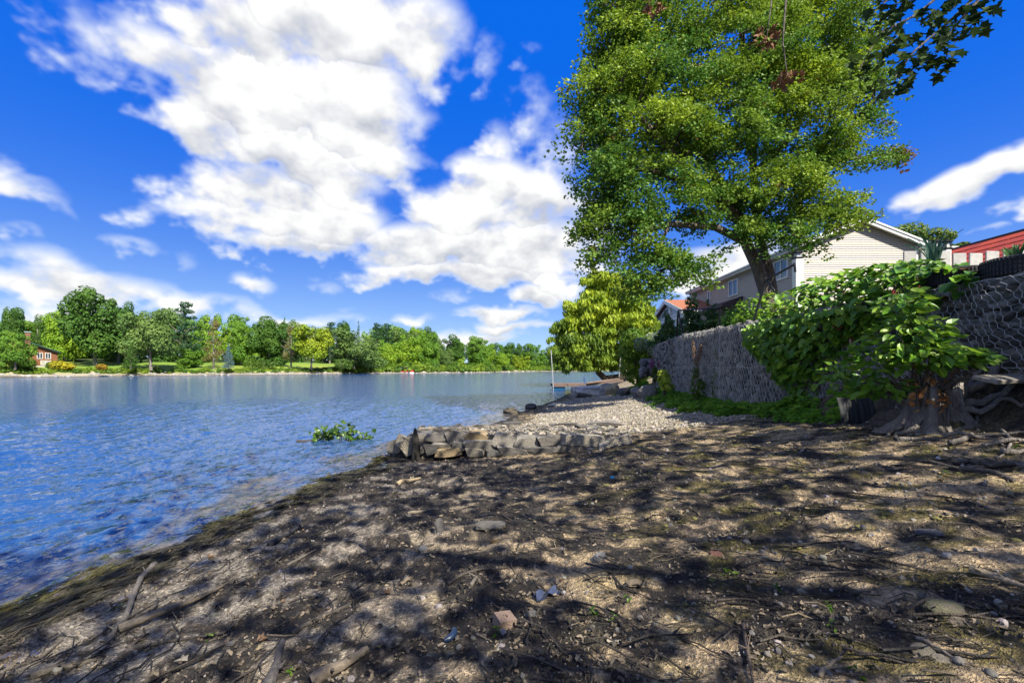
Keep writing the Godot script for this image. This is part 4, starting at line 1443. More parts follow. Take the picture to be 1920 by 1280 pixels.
func build_terrace() -> void:
	tyre("black tyre lying flat on the wall top, blade plant leaning at its left", Vector3(5.62, 2.62, -5.80), 0.3)
	tyre("black tyre lying flat on the wall top at the very edge of the view", Vector3(5.66, 2.60, -5.08), 1.1)
	blades("yucca", "blue-green blade-leaved plant bending left beside the lamp posts", Vector3(5.618, 2.948, -6.1), 16, 0.55, Vector3(-0.25, 0, 0.1), Color(0.045, 0.10, 0.075))
	blades("yucca", "spiky green blade-leaved plant above the tyre at the view's edge", Vector3(5.696, 2.797, -5.2), 22, 0.30, Vector3(0.0, 0, 0.0), Color(0.075, 0.15, 0.05))
	# white fence of wide boards
	var f := thing("picket_fence", "white board fence in front of the red roof", "fence", Vector3(6.5, 2.7, -7.6))
	var x := 0.0
	while x < 4.2:
		var wd := rr(0.2, 0.235)
		var hh := rr(0.80, 0.9)
		var b := MB.new()
		b.box(Vector3(x + wd * 0.5, hh * 0.5, rr(-0.01, 0.01)), Vector3(wd, hh, 0.03), Color(0.38, 0.37, 0.35) * rr(0.75, 1.1), Basis(Vector3.BACK, rr(-0.02, 0.02)), 0.008)
		part("board", b.done(), M.paint, f)
		x += wd + rr(0.03, 0.07)
	var rail := MB.new()
	rail.box(Vector3(2.1, 0.55, -0.05), Vector3(4.4, 0.09, 0.04), Color(0.5, 0.48, 0.45))
	part("rail", rail.done(), M.paint, f)
	lamp("white post with a black lantern in front of the gable's left corner", Vector3(6.85, 2.5, -11.0), 1.72, 0.16)
	lamp("left one of two short white lantern posts beside the bent blade plant", Vector3(7.775, 2.967, -8.4), 0.80, 0.11)
	lamp("right one of two short white lantern posts beside the bent blade plant", Vector3(8.15, 3.02, -8.6), 0.80, 0.11)
	# black tube frames
	var o := thing("swing_frame", "black tube swing frame standing on the terrace before the sunroom", "swing frame", Vector3(6.919, 2.984, -17.0))
	var at := o.position
	for l in [[Vector3(6.53, 3.86, -18.0), Vector3(7.029, 3.637, -15.5)], [Vector3(6.53, 3.86, -18.0), Vector3(6.535, 2.693, -17.4)], [Vector3(6.53, 3.86, -18.0), Vector3(6.733, 2.693, -18.8)], [Vector3(7.029, 3.637, -15.5), Vector3(7.029, 2.862, -15.5)]]:
		pole("tube", "", "", [l[0] - at, l[1] - at], 0.032, Color(0.02, 0.02, 0.022), M.metal, o)
	o = thing("tube_frame", "dark metal tube frame slanting in front of the maple trunk", "metal frame", Vector3(5.86, 2.699, -10.5))
	at = o.position
	for l in [[Vector3(5.879, 3.634, -10.6), Vector3(6.04, 3.811, -9.8)], [Vector3(5.879, 3.634, -10.6), Vector3(5.781, 2.674, -11.0)], [Vector3(5.879, 3.634, -10.6), Vector3(5.835, 3.32, -10.2)], [Vector3(6.04, 3.856, -9.8), Vector3(6.062, 3.651, -9.8)]]:
		pole("tube", "", "", [l[0] - at, l[1] - at], 0.024, Color(0.045, 0.045, 0.05), M.metal, o)
	# cedars and hedge behind the wall
	var cedar := func(label: String, foot: Vector3, tall: float, wide: float) -> void:
		var l := []
		for k in 12:
			var t := k / 11.0
			l.append([foot + Vector3(rr(-0.1, 0.1) * wide, 0.1 + t * tall * 0.95, rr(-0.1, 0.1) * wide), Vector3(wide * (1.04 - t) * 0.5, tall * 0.09, wide * (1.04 - t) * 0.5)])
		bush("cedar", label, "cedar", foot, l, 3000, 0.10, Color(0.035, 0.085, 0.018), Color(0.08, 0.16, 0.03), 1.3)
	cedar.call("tall dark cone-shaped cedar under the sunroom's gutter", Vector3(7.85, 2.6, -20.0), 2.35, 1.5)
	cedar.call("shorter dark cedar left of the swing frame", Vector3(7.4, 2.6, -22.0), 1.6, 1.5)
	cedar.call("broad dark cedar inside the swing frame", Vector3(8.3, 2.6, -19.0), 1.7, 1.6)
	cedar.call("low dark cedar between the swing frame and the long wall", Vector3(8.6, 2.6, -18.0), 1.35, 1.4)
	var lo := []
	for k in 9:
		lo.append([Vector3(8.4 + k * 0.28 + rr(-0.2, 0.2), 3.25 + rr(-0.15, 0.25), -16.6 - rr(0, 0.9)), Vector3(0.5, 0.55, 0.5)])
	bush("hedge", "fresh green hedge on the terrace left of the maple trunk", "hedge", Vector3(9.4, 2.6, -17.0), lo, 4200, 0.12, Color(0.10, 0.23, 0.02), Color(0.22, 0.38, 0.03))
	lo = []
	for k in 7:
		lo.append([Vector3(6.686, 2.803, -11.5) + Vector3(rr(-1.0, 1.0), rr(-0.25, 0.35), rr(-0.6, 0.6)), Vector3(0.45, 0.4, 0.45)])
	bush("shrub", "light green shrub at the maple's foot behind the grape vine", "shrub", Vector3(6.7, 2.5, -11.5), lo, 1500, 0.10, Color(0.12, 0.25, 0.02), Color(0.25, 0.38, 0.03))
	# trees behind the houses
	for t in [["broadleaf_tree", Vector3(46.074, 17.2, -52.0), 4.6, 2.6, "tree rising behind the gable's right end"], ["broadleaf_tree", Vector3(48.256, 14.507, -50.0), 1.2, 1.6, "pale small tree top right of the lower wing's gutter"]]:
		var p: Vector3 = t[1]
		var ob := thing(t[0], t[4], "tree", Vector3(p.x, 3.4, p.z))
		var l := []
		for k in 9:
			var r: float = t[3]
			l.append([p + Vector3(rr(-1, 1) * t[2] * 0.62, rr(-1.2, 0.3), rr(-1, 1)) - ob.position, Vector3(r, r * 0.6, r) * rr(0.35, 0.6)])
		part("crown", spray(l, 2600, 0.32, Color(0.07, 0.13, 0.02), Color(0.15, 0.22, 0.03), 0.4, 0.8).done(), M.leaf, ob)
		var tr := MB.new()
		tr.tube([Vector3.ZERO, Vector3(0, p.y - 3.4, 0)], [0.3, 0.1], 7, Color(0.2, 0.17, 0.14))
		part("trunk", tr.done(true), M.far_bark, ob)


# ---------- the big trees ----------
const MAPLE := [[0, 0], [0.18, 0.1], [0.46, 0.16], [0.32, 0.36], [0.52, 0.62], [0.2, 0.6], [0, 1.0], [-0.2, 0.6], [-0.52, 0.62], [-0.32, 0.36], [-0.46, 0.16], [-0.18, 0.1]]
const LOBED := [[0, 0], [0.26, -0.1], [0.5, 0.12], [0.46, 0.4], [0.36, 0.52], [0.3, 0.74], [0.0, 1.0], [-0.3, 0.74], [-0.36, 0.52], [-0.46, 0.4], [-0.5, 0.12], [-0.26, -0.1]]
const OVAL := [[0, 0], [0.2, 0.14], [0.3, 0.4], [0.24, 0.68], [0.0, 1.0], [-0.24, 0.68], [-0.3, 0.4], [-0.2, 0.14]]


func cluster(leaf: MB, n: int, radius: float, size: float, droop: float) -> MB:
	var mb := MB.new()
	for k in n:
		var p := rv() * radius * pow(rng.randf(), 0.45)
		p.y *= 0.7
		var b := facing(Vector3(0, 1, 0) + rv() * 0.75, rng.randf() * TAU)
		b = b.rotated(b.x, droop * rr(0.2, 1.3))
		mb.join(leaf, Transform3D(b * Basis.from_scale(Vector3.ONE * size * rr(0.7, 1.25)), p), Color.WHITE * rr(0.82, 1.15))
	return mb


func build_maple() -> void:
	var o := thing("maple_tree", "tall leafy maple leaning over the wall in front of the beige house", "tree", Vector3(8.5, 2.7, -15.0))
	var at := o.position
	var wood := Color(0.20, 0.165, 0.135)
	var t := MB.new()
	var tr := func(tm: MB, px: Array, r: Array, sides: int) -> void:
		var pts := []
		for p in px:
			pts.append(p - at)
		tm.tube(pts, r, sides, wood, wood * 0.8, 0.07, rng)
	tr.call(t, [Vector3(8.581, 2.681, -15.0), Vector3(8.494, 3.344, -15.0), Vector3(8.302, 4.129, -15.0), Vector3(8.023, 4.914, -15.0), Vector3(7.658, 5.585, -14.9), Vector3(7.297, 6.419, -14.8)], [0.33, 0.25, 0.205, 0.19, 0.175, 0.15], 14)
	tr.call(t, [Vector3(8.66, 3.367, -15.2), Vector3(8.625, 4.163, -15.2), Vector3(8.484, 4.87, -15.2), Vector3(8.29, 5.692, -15.3), Vector3(8.201, 6.793, -15.4), Vector3(8.094, 8.584, -15.4)], [0.17, 0.18, 0.185, 0.16, 0.14, 0.11], 12)
	part("trunk", t.done(true), M.bark, o)
	t = MB.new()
	var limbs := []
	for l in [
		[[Vector3(7.297, 6.419, -14.8), Vector3(6.447, 6.958, -14.4), Vector3(5.535, 7.216, -14.0), Vector3(4.665, 8.084, -13.6), Vector3(3.53, 8.967, -13.2), Vector3(2.419, 9.46, -13.0)], 0.2],
		[[Vector3(7.297, 6.419, -14.8), Vector3(6.238, 8.007, -14.5), Vector3(5.487, 9.748, -14.3), Vector3(5.119, 11.672, -14.2)], 0.18],
		[[Vector3(8.094, 8.584, -15.4), Vector3(7.828, 10.673, -15.3), Vector3(7.5, 12.937, -15.0), Vector3(7.587, 14.681, -15.0)], 0.16],
		[[Vector3(8.201, 6.793, -15.4), Vector3(9.251, 8.183, -15.3), Vector3(10.605, 9.377, -15.2), Vector3(11.86, 10.321, -15.0)], 0.15],
		[[Vector3(7.658, 5.672, -14.9), Vector3(6.274, 5.976, -14.2), Vector3(4.744, 5.87, -13.6), Vector3(3.377, 5.437, -13.2), Vector3(2.721, 4.774, -13.0)], 0.14],
		[[Vector3(8.094, 8.047, -15.4), Vector3(9.86, 9.786, -16.0), Vector3(10.926, 12.337, -16.2), Vector3(10.977, 14.065, -16.0)], 0.14],
		[[Vector3(8.307, 5.842, -15.2), Vector3(9.167, 6.523, -14.6), Vector3(10.237, 6.553, -14.2), Vector3(11.07, 6.24, -14.0)], 0.10],
		[[Vector3(9.251, 8.183, -15.3), Vector3(10.67, 8.312, -14.8), Vector3(11.884, 8.391, -14.6), Vector3(12.814, 8.344, -14.5)], 0.09],
		[[Vector3(5.535, 7.216, -14.0), Vector3(4.051, 7.365, -13.4), Vector3(2.721, 7.344, -13.0), Vector3(1.965, 7.798, -13.0)], 0.09],
		[[Vector3(4.665, 5.87, -13.6), Vector3(4.207, 4.872, -13.4), Vector3(4.794, 4.229, -13.3)], 0.06],
		[[Vector3(5.119, 11.507, -14.2), Vector3(3.795, 11.879, -13.6), Vector3(2.609, 12.037, -13.2)], 0.08]]:
		var n: int = l[0].size()
		var r := []
		for k in n:
			r.append(l[1] * (1.0 - 0.8 * k / (n - 1.0)))
		tr.call(t, l[0], r, 8)
		for k in range(1, n):
			limbs.append(l[0][k])
			limbs.append(l[0][k].lerp(l[0][k - 1], 0.5))
	part("limbs", t.done(true), M.bark, o)
	# crown: [centre, width px, height px, depth m, leaf clusters per area]
	var lobes := [
		[Vector3(2.96, 10.014, -13.4), 1.40, 1.65, 1.0], [Vector3(4.428, 10.93, -13.6), 1.9, 1.8, 1.0], [Vector3(7.1, 12.002, -14.2), 2.3, 1.8, 1.0], [Vector3(9.942, 12.588, -15.0), 2.1, 1.8, 1.0], [Vector3(2.533, 7.816, -13.2), 0.95, 1.6, 1.0], [Vector3(3.973, 8.378, -13.4), 1.8, 1.7, 1.0],
		[Vector3(6.258, 9.062, -13.8), 1.9, 1.7, 1.0], [Vector3(8.998, 9.919, -14.6), 2.0, 1.8, 1.0], [Vector3(11.223, 11.674, -15.2), 1.35, 1.5, 1.0], [Vector3(10.67, 8.484, -14.8), 1.35, 1.0, 1.0], [Vector3(12.055, 8.395, -14.5), 0.5, 0.22, 0.9], [Vector3(3.3, 6.128, -13.2), 1.15, 1.1, 1.0],
		[Vector3(5.219, 6.581, -13.6), 1.5, 1.0, 0.8], [Vector3(7.76, 7.214, -14.2), 1.7, 1.3, 1.0], [Vector3(9.577, 6.636, -14.2), 1.3, 0.85, 0.9], [Vector3(3.377, 4.823, -13.2), 1.2, 0.75, 0.9], [Vector3(4.752, 4.794, -13.4), 1.0, 0.65, 0.75], [Vector3(8.751, 5.893, -14.2), 1.25, 0.6, 0.9],
		[Vector3(10.419, 6.126, -14.0), 0.9, 0.42, 0.7], [Vector3(5.376, 4.373, -13.4), 0.55, 0.3, 0.6], [Vector3(4.176, 4.074, -13.3), 0.7, 0.42, 0.6], [Vector3(2.96, 11.884, -13.4), 1.0, 0.8, 0.8], [Vector3(4.012, 13.635, -13.8), 1.7, 1.4, 0.8], [Vector3(7.2, 14.66, -14.4), 2.2, 1.5, 0.8], [Vector3(10.428, 14.856, -15.2), 1.8, 1.4, 0.8], [Vector3(11.86, 10.321, -15.0), 0.7, 0.9, 0.8], [Vector3(2.437, 5.56, -13.1), 0.55, 0.7, 0.8], [Vector3(7.081, 5.833, -14.0), 0.9, 0.5, 0.7], [Vector3(2.226, 9.044, -13.2), 0.55, 0.8, 0.9]]
	var leaf := leaf_mesh(MAPLE, 0.25)
	var shape := cluster(leaf, 11, 0.28, 0.108, 0.6).done()
	var where := []
	var tint := []
	var twigs := MB.new()
	for li in lobes.size():
		var l = lobes[li]
		var ra := Vector3(l[1], l[2], (l[1] + l[2]) * 0.42) * 0.9
		var n := int(19.0 * l[3] * pow(ra.x * ra.y * ra.z, 0.667)) + 3
		var tone := rng.randf()
		for k in n:  # boughs, each a drooping tray of leaf bunches on a twig
			var dir := rv()
			var p: Vector3 = l[0] + dir * ra * pow(rng.randf(), 0.3) * (0.95 + 0.5 * noise.get_noise_3dv(dir * 70.0 + l[0] * 20.0))
			var near: Vector3 = limbs[0]
			for q: Vector3 in limbs:
				if q.distance_squared_to(p) < near.distance_squared_to(p):
					near = q
			twigs.tube([near - at, near.lerp(p, 0.55) + Vector3(0, 0.12, 0) - at, p - at], [0.03, 0.017, 0.006], 4, wood * 0.8)
			var bt := facing(Vector3(0, 1, 0) + (p - near).normalized() * 0.5 + rv() * 0.35, rng.randf() * TAU)
			var size := rr(0.5, 1.25)
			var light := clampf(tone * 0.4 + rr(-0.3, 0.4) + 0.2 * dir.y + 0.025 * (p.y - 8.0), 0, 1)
			for j in int(22 * size * size) + 5:
				var a := rng.randf() * TAU
				var r := sqrt(rng.randf()) * 0.66 * size
				var w: Vector3 = p + bt * Vector3(cos(a) * r, rr(-0.13, 0.16) - r * r * 0.35, sin(a) * r)
				where.append(Transform3D(Basis.from_euler(Vector3(rr(-0.4, 0.4), rr(0, TAU), rr(-0.4, 0.4))).scaled(Vector3.ONE * rr(0.6, 1.05)), w - at))
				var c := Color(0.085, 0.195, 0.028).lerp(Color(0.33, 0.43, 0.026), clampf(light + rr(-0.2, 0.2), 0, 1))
				if li == 10 and w.x - l[0].x > 0.15:
					c = c.lerp(Color(0.22, 0.075, 0.025), rr(0.3, 1.0))
				elif rng.randf() < 0.008:
					c = Color(0.22, 0.13, 0.03)
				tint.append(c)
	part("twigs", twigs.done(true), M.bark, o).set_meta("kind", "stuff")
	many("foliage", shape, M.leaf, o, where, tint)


func build_overhang() -> void:
	# the maple behind the camera whose boughs reach in at the top right and shade the beach
	var o := thing("overhanging_maple", "dark near maple boughs hanging in over the beach against the blue sky", "tree", Vector3(8.6, 2.6, 3.5))
	var at := o.position
	var wood := Color(0.14, 0.115, 0.095)
	var t := MB.new()
	t.tube([Vector3(0, -0.3, 0), Vector3(-0.1, 1.2, -0.1), Vector3(-0.4, 3.0, -0.5), Vector3(-0.9, 5.0, -1.0), Vector3(-1.2, 8, -1.2)], [0.5, 0.38, 0.32, 0.22, 0.06], 12, wood, wood, 0.06, rng)
	part("trunk", t.done(true), M.bark, o)
	t = MB.new()
	var tips := [Vector3(2.5, 7.0, 1.0), Vector3(4.0, 6.4, -0.8), Vector3(6.6, 7.2, -1.2), Vector3(1.0, 7.2, 3.0), Vector3(9.5, 6.5, 0.5), Vector3(3.5, 8.5, 3.5), Vector3(0.2, 6.8, 0.8), Vector3(7.5, 8.2, 5.5)]
	for p in tips:
		var q: Vector3 = p - at
		t.tube([Vector3(-0.4, 3.0, -0.5), q * 0.5 + Vector3(0, 0.9, 0), q], [0.10, 0.055, 0.015], 7, wood)
	part("limbs", t.done(true), M.bark, o)
	var leaf := leaf_mesh(MAPLE, 0.22)
	var shape := cluster(leaf, 8, 0.62, 0.15, 0.6).done()
	var where := []
	var tint := []
	for k in 2600:
		var x := rr(-1.0, 9.0)
		var z := rr(-2.6, 7.5)
		var y := 6.9 + rr(-1.1, 1.5)
		if noise.get_noise_2d(x * 24.0 + 80.0, z * 24.0) + noise_b.get_noise_2d(x * 70.0, z * 70.0) * 0.5 > 0.08 or rng.randf() < 0.52:
			continue
		if z < -1.0 and y < 1.9 + 0.80 * -z + 0.6:
			continue
		where.append(Transform3D(Basis.from_euler(Vector3(rr(-0.4, 0.4), rr(0, TAU), rr(-0.4, 0.4))), Vector3(x, y, z) - at))
		tint.append(Color(0.045, 0.09, 0.02).lerp(Color(0.10, 0.15, 0.02), rng.randf()))
	many("foliage", shape, M.leaf, o, where, tint)
	# the boughs in view
	var branches := [
		[Vector3(4.626, 5.455, -3.9), Vector3(3.829, 4.676, -3.7), Vector3(3.412, 4.3, -3.6), Vector3(3.117, 4.056, -3.55), Vector3(2.91, 3.798, -3.5)],
		[Vector3(4.263, 5.364, -3.9), Vector3(3.667, 4.781, -3.8), Vector3(3.248, 4.44, -3.7), Vector3(2.969, 4.302, -3.7), Vector3(2.805, 4.009, -3.7)],
		[Vector3(4.06, 5.033, -3.6), Vector3(3.51, 4.368, -3.45), Vector3(3.301, 4.15, -3.4), Vector3(3.143, 3.933, -3.4)],
		[Vector3(3.814, 5.367, -4.0), Vector3(3.31, 4.82, -3.9), Vector3(3.084, 4.638, -3.9)],
		[Vector3(3.07, 5.744, -4.4), Vector3(2.695, 5.263, -4.5), Vector3(2.658, 4.792, -4.5), Vector3(2.71, 4.426, -4.5)],
		[Vector3(2.942, 5.879, -4.6), Vector3(2.678, 5.48, -4.7), Vector3(2.612, 4.988, -4.7)],
		[Vector3(1.977, 6.135, -5.0), Vector3(1.541, 5.553, -5.0)]]
	var greens := []
	for k in 4:
		var m: StandardMaterial3D = M.vine.duplicate()
		m.roughness = 0.65
		m.metallic_specular = 0.25
		var c: Color = [Color(0.040, 0.085, 0.022), Color(0.055, 0.10, 0.025), Color(0.035, 0.07, 0.02), Color(0.075, 0.13, 0.028)][k]
		m.albedo_color = c.linear_to_srgb()
		greens.append(m)
	var dry: StandardMaterial3D = M.dry.duplicate()
	dry.albedo_color = Color(0.16, 0.075, 0.03).linear_to_srgb()
	var lm := leaf.done()
	for bi in branches.size():
		var b = branches[bi]
		var pts := []
		var rs := []
		for k in b.size():
			pts.append(b[k] - at)
			rs.append(lerpf(0.014, 0.004, k / (b.size() - 1.0)))
		var mb := MB.new()
		mb.tube(pts, rs, 6, wood)
		var br := part("branch", mb.done(true), M.bark, o)
		if bi >= 4:  # dead bunches at the twig ends
			for k in 26:
				var p: Vector3 = pts[-1] + rv() * Vector3(0.1, 0.08, 0.1)
				part("dry_leaf", lm, dry, br, Transform3D(facing(rv(), rng.randf() * TAU) * Basis.from_scale(Vector3.ONE * rr(0.05, 0.10)), p))
			continue
		for k in 80:
			var u := pow(rng.randf(), 0.8) * (pts.size() - 1.001) * 0.82 + 0.18 * (pts.size() - 1.001)
			var j := int(u)
			var p: Vector3 = pts[j].lerp(pts[j + 1], u - j) + rv() * 0.13 + Vector3(0, -0.05, 0)
			var bb := facing(Vector3(rr(-0.5, 0.5), 1.0, rr(0.0, 0.9)) + rv() * 0.5, rng.randf() * TAU)
			bb = bb.rotated(bb.x.normalized(), rr(0.2, 1.0))
			part("leaf", lm, greens[rng.randi() % 4], br, Transform3D(bb * Basis.from_scale(Vector3.ONE * rr(0.06, 0.115)), p))


func build_willow() -> void:
	var o := thing("willow_tree", "yellow-green willow leaning out over the water beside the dock", "tree", Vector3(10.698, 0.856, -40.0))
	var at := o.position
	var t := MB.new()
	var dark := Color(0.055, 0.045, 0.035)
	for l in [
		[[Vector3(12.326, 1.414, -40.0), Vector3(10.698, 1.042, -40.0), Vector3(9.209, 0.763, -40.0), Vector3(8.038, 0.681, -39.5), Vector3(7.347, 1.237, -39.0), Vector3(6.802, 2.416, -39.0), Vector3(6.798, 4.356, -39.5), Vector3(7.349, 7.181, -40.0)], 0.42],
		[[Vector3(11.442, 0.837, -41.0), Vector3(10.488, 1.6, -41.0), Vector3(10.107, 3.03, -41.0), Vector3(10.488, 5.414, -41.0), Vector3(10.25, 7.798, -41.0)], 0.36],
		[[Vector3(10.107, 3.03, -41.0), Vector3(8.837, 3.926, -40.0), Vector3(7.256, 5.228, -39.0), Vector3(5.523, 6.019, -38.0)], 0.22],
		[[Vector3(6.802, 2.416, -39.0), Vector3(5.581, 2.582, -38.4), Vector3(4.419, 2.395, -38.0)], 0.16],
		[[Vector3(10.488, 5.414, -41.0), Vector3(12.157, 6.367, -41.0), Vector3(13.11, 6.844, -41.0)], 0.2]]:
		var pts := []
		var r := []
		for k in l[0].size():
			pts.append(l[0][k] - at)
			r.append(l[1] * (1.0 - 0.75 * k / (l[0].size() - 1.0)))
		t.tube(pts, r, 9, dark, dark, 0.08, rng)
	part("trunk", t.done(true), M.bark, o)
	var upper := [[Vector3(8.372, 8.205, -40.0), 2.5, 1.6, 2.6], [Vector3(6.576, 6.679, -39.0), 2.0, 1.7, 2.2], [Vector3(9.654, 7.345, -40.5), 2.5, 1.9, 2.4], [Vector3(11.251, 5.891, -41.0), 1.3, 1.7, 2.0], [Vector3(5.001, 5.083, -38.4), 1.5, 1.3, 1.7], [Vector3(8.079, 5.64, -38.6), 2.4, 1.5, 2.0], [Vector3(7.674, 9.228, -40.0), 1.5, 0.8, 1.5], [Vector3(11.06, 8.179, -41.0), 1.2, 1.0, 1.5]]
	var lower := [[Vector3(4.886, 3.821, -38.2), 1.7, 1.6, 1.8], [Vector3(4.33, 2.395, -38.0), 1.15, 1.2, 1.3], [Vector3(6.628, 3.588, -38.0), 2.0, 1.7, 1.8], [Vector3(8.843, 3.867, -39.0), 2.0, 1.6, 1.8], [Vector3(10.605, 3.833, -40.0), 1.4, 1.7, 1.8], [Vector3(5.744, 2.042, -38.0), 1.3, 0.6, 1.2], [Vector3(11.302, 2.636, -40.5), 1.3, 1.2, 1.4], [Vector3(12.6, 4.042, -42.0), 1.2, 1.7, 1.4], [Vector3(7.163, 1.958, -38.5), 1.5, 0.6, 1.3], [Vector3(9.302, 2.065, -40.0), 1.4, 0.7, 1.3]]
	var part_of := func(list: Array, count: int, ca: Color, cb: Color) -> ArrayMesh:
		var l := []
		for e in list:
			var r := Vector3(e[1], e[2], e[3])
			l.append([e[0] - at, r * 0.62])
			for k in 20:
				var d := rv()
				l.append([e[0] - at + d * r * rr(0.6, 1.12), r * rr(0.12, 0.34) * Vector3(1.1, 0.8, 1.1)])
		return spray(l, count, 0.17, ca, cb, 0.3, 0.9, 1.9, true).done()
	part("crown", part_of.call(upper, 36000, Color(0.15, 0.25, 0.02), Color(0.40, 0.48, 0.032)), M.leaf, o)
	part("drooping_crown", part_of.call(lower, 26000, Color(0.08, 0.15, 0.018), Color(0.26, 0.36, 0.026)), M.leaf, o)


# ---------- vines ----------
func build_vines() -> void:
	var o := thing("grape_vine", "large-leaved green vine draped over the top of the stone wall", "vine")
	var leaf := leaf_mesh(LOBED, 0.28).done()
	var tops := [5.3, 2.72, 5.6, 2.85, 6.0, 3.02, 6.6, 3.10, 7.2, 3.14, 8.0, 3.22, 8.6, 3.10, 9.1, 2.92, 9.6, 2.6]
	var lows := [5.3, 2.5, 5.7, 2.40, 6.2, 2.25, 6.8, 2.1, 7.2, 2.0, 7.5, 1.65, 7.9, 1.15, 8.4, 1.1, 9.0, 1.35, 9.6, 1.9]
	var greens := []
	for k in 7:
		var m: StandardMaterial3D = M.vine.duplicate()
		var c: Color = [Color(0.12, 0.32, 0.025), Color(0.18, 0.42, 0.03), Color(0.09, 0.25, 0.022), Color(0.25, 0.48, 0.03), Color(0.33, 0.50, 0.035), Color(0.14, 0.35, 0.03), Color(0.24, 0.09, 0.03)][k]
		m.albedo_color = c.linear_to_srgb()
		greens.append(m)
	var list := []
	while list.size() < 2300:
		var d := rr(5.3, 9.6)
		if rng.randf() > (0.55 if d < 6.6 else 1.0):
			continue
		var top := lut(tops, d)
		var low := lut(lows, d)
		var y := rr(low, top)
		var f := (y - low) / maxf(top - low, 0.1)
		var hang := noise.get_noise_2d(d * 90.0, 0.0)
		if y < low + 0.35 and hang < 0.0 and rng.randf() < 0.7:
			continue
		if noise.get_noise_2d(d * 55.0, y * 75.0) > 0.2 and rng.randf() < 0.75:
			continue
		var out := (0.10 + 0.42 * sin(clampf(f, 0, 1) * PI * 0.85)) * rr(0.35, 1.05) * (0.6 + 0.4 * ss(5.5, 7.5, d))
		if y > 2.5:
			out = rr(-0.7, 0.36) * clampf((top - y) / 0.5 + 0.45, 0, 1)
		var p := wall_point(d, y, out)
		var n := Vector3(-0.65, 0.75, 0.35) if y < 2.6 else Vector3(-0.3, 1.0, 0.3)
		var b := facing(n + rv() * 0.45, 0)
		# tip hangs down
		var down := Vector3(rr(-0.5, 0.2), -1, rr(-0.5, 0.5))
		var zz := (down - b.y * b.y.dot(down)).normalized()
		b = Basis(b.y.cross(zz), b.y, zz)
		list.append(Transform3D(b * Basis.from_scale(Vector3.ONE * rr(0.075, 0.16)), p))
	list.sort_custom(func(a, c): return a.origin.distance_squared_to(EYE) / a.basis.get_scale().x ** 2 < c.origin.distance_squared_to(EYE) / c.basis.get_scale().x ** 2)
	var rest := []
	var tint := []
	for k in list.size():
		if k < 290:
			part("leaf", leaf, greens[6 if rng.randf() < 0.02 else rng.randi() % 6], o, list[k])
		else:
			rest.append(list[k])
			tint.append(Color(0.10, 0.26, 0.022).lerp(Color(0.30, 0.50, 0.032), pow(rng.randf(), 1.4)))
	many("foliage", leaf, M.vine, o, rest, tint)
	for k in 22:
		var d := rr(5.8, 9.3)
		var pts := []
		var r := []
		var y := lut(tops, d) - 0.2
		var low := lut(lows, d) - rr(-0.1, 0.35)
		for j in 9:
			var f := j / 8.0
			pts.append(wall_point(d + f * rr(-0.12, 0.12) + sin(j * 1.3 + k) * 0.04, lerpf(y, low, f), 0.1 + 0.12 * sin(f * 3.0)))
			r.append(0.007 - 0.004 * f)
		var mb := MB.new()
		mb.tube(pts, r, 5, Color(0.15, 0.09, 0.06))
		part("stem", mb.done(true), M.wood, o)


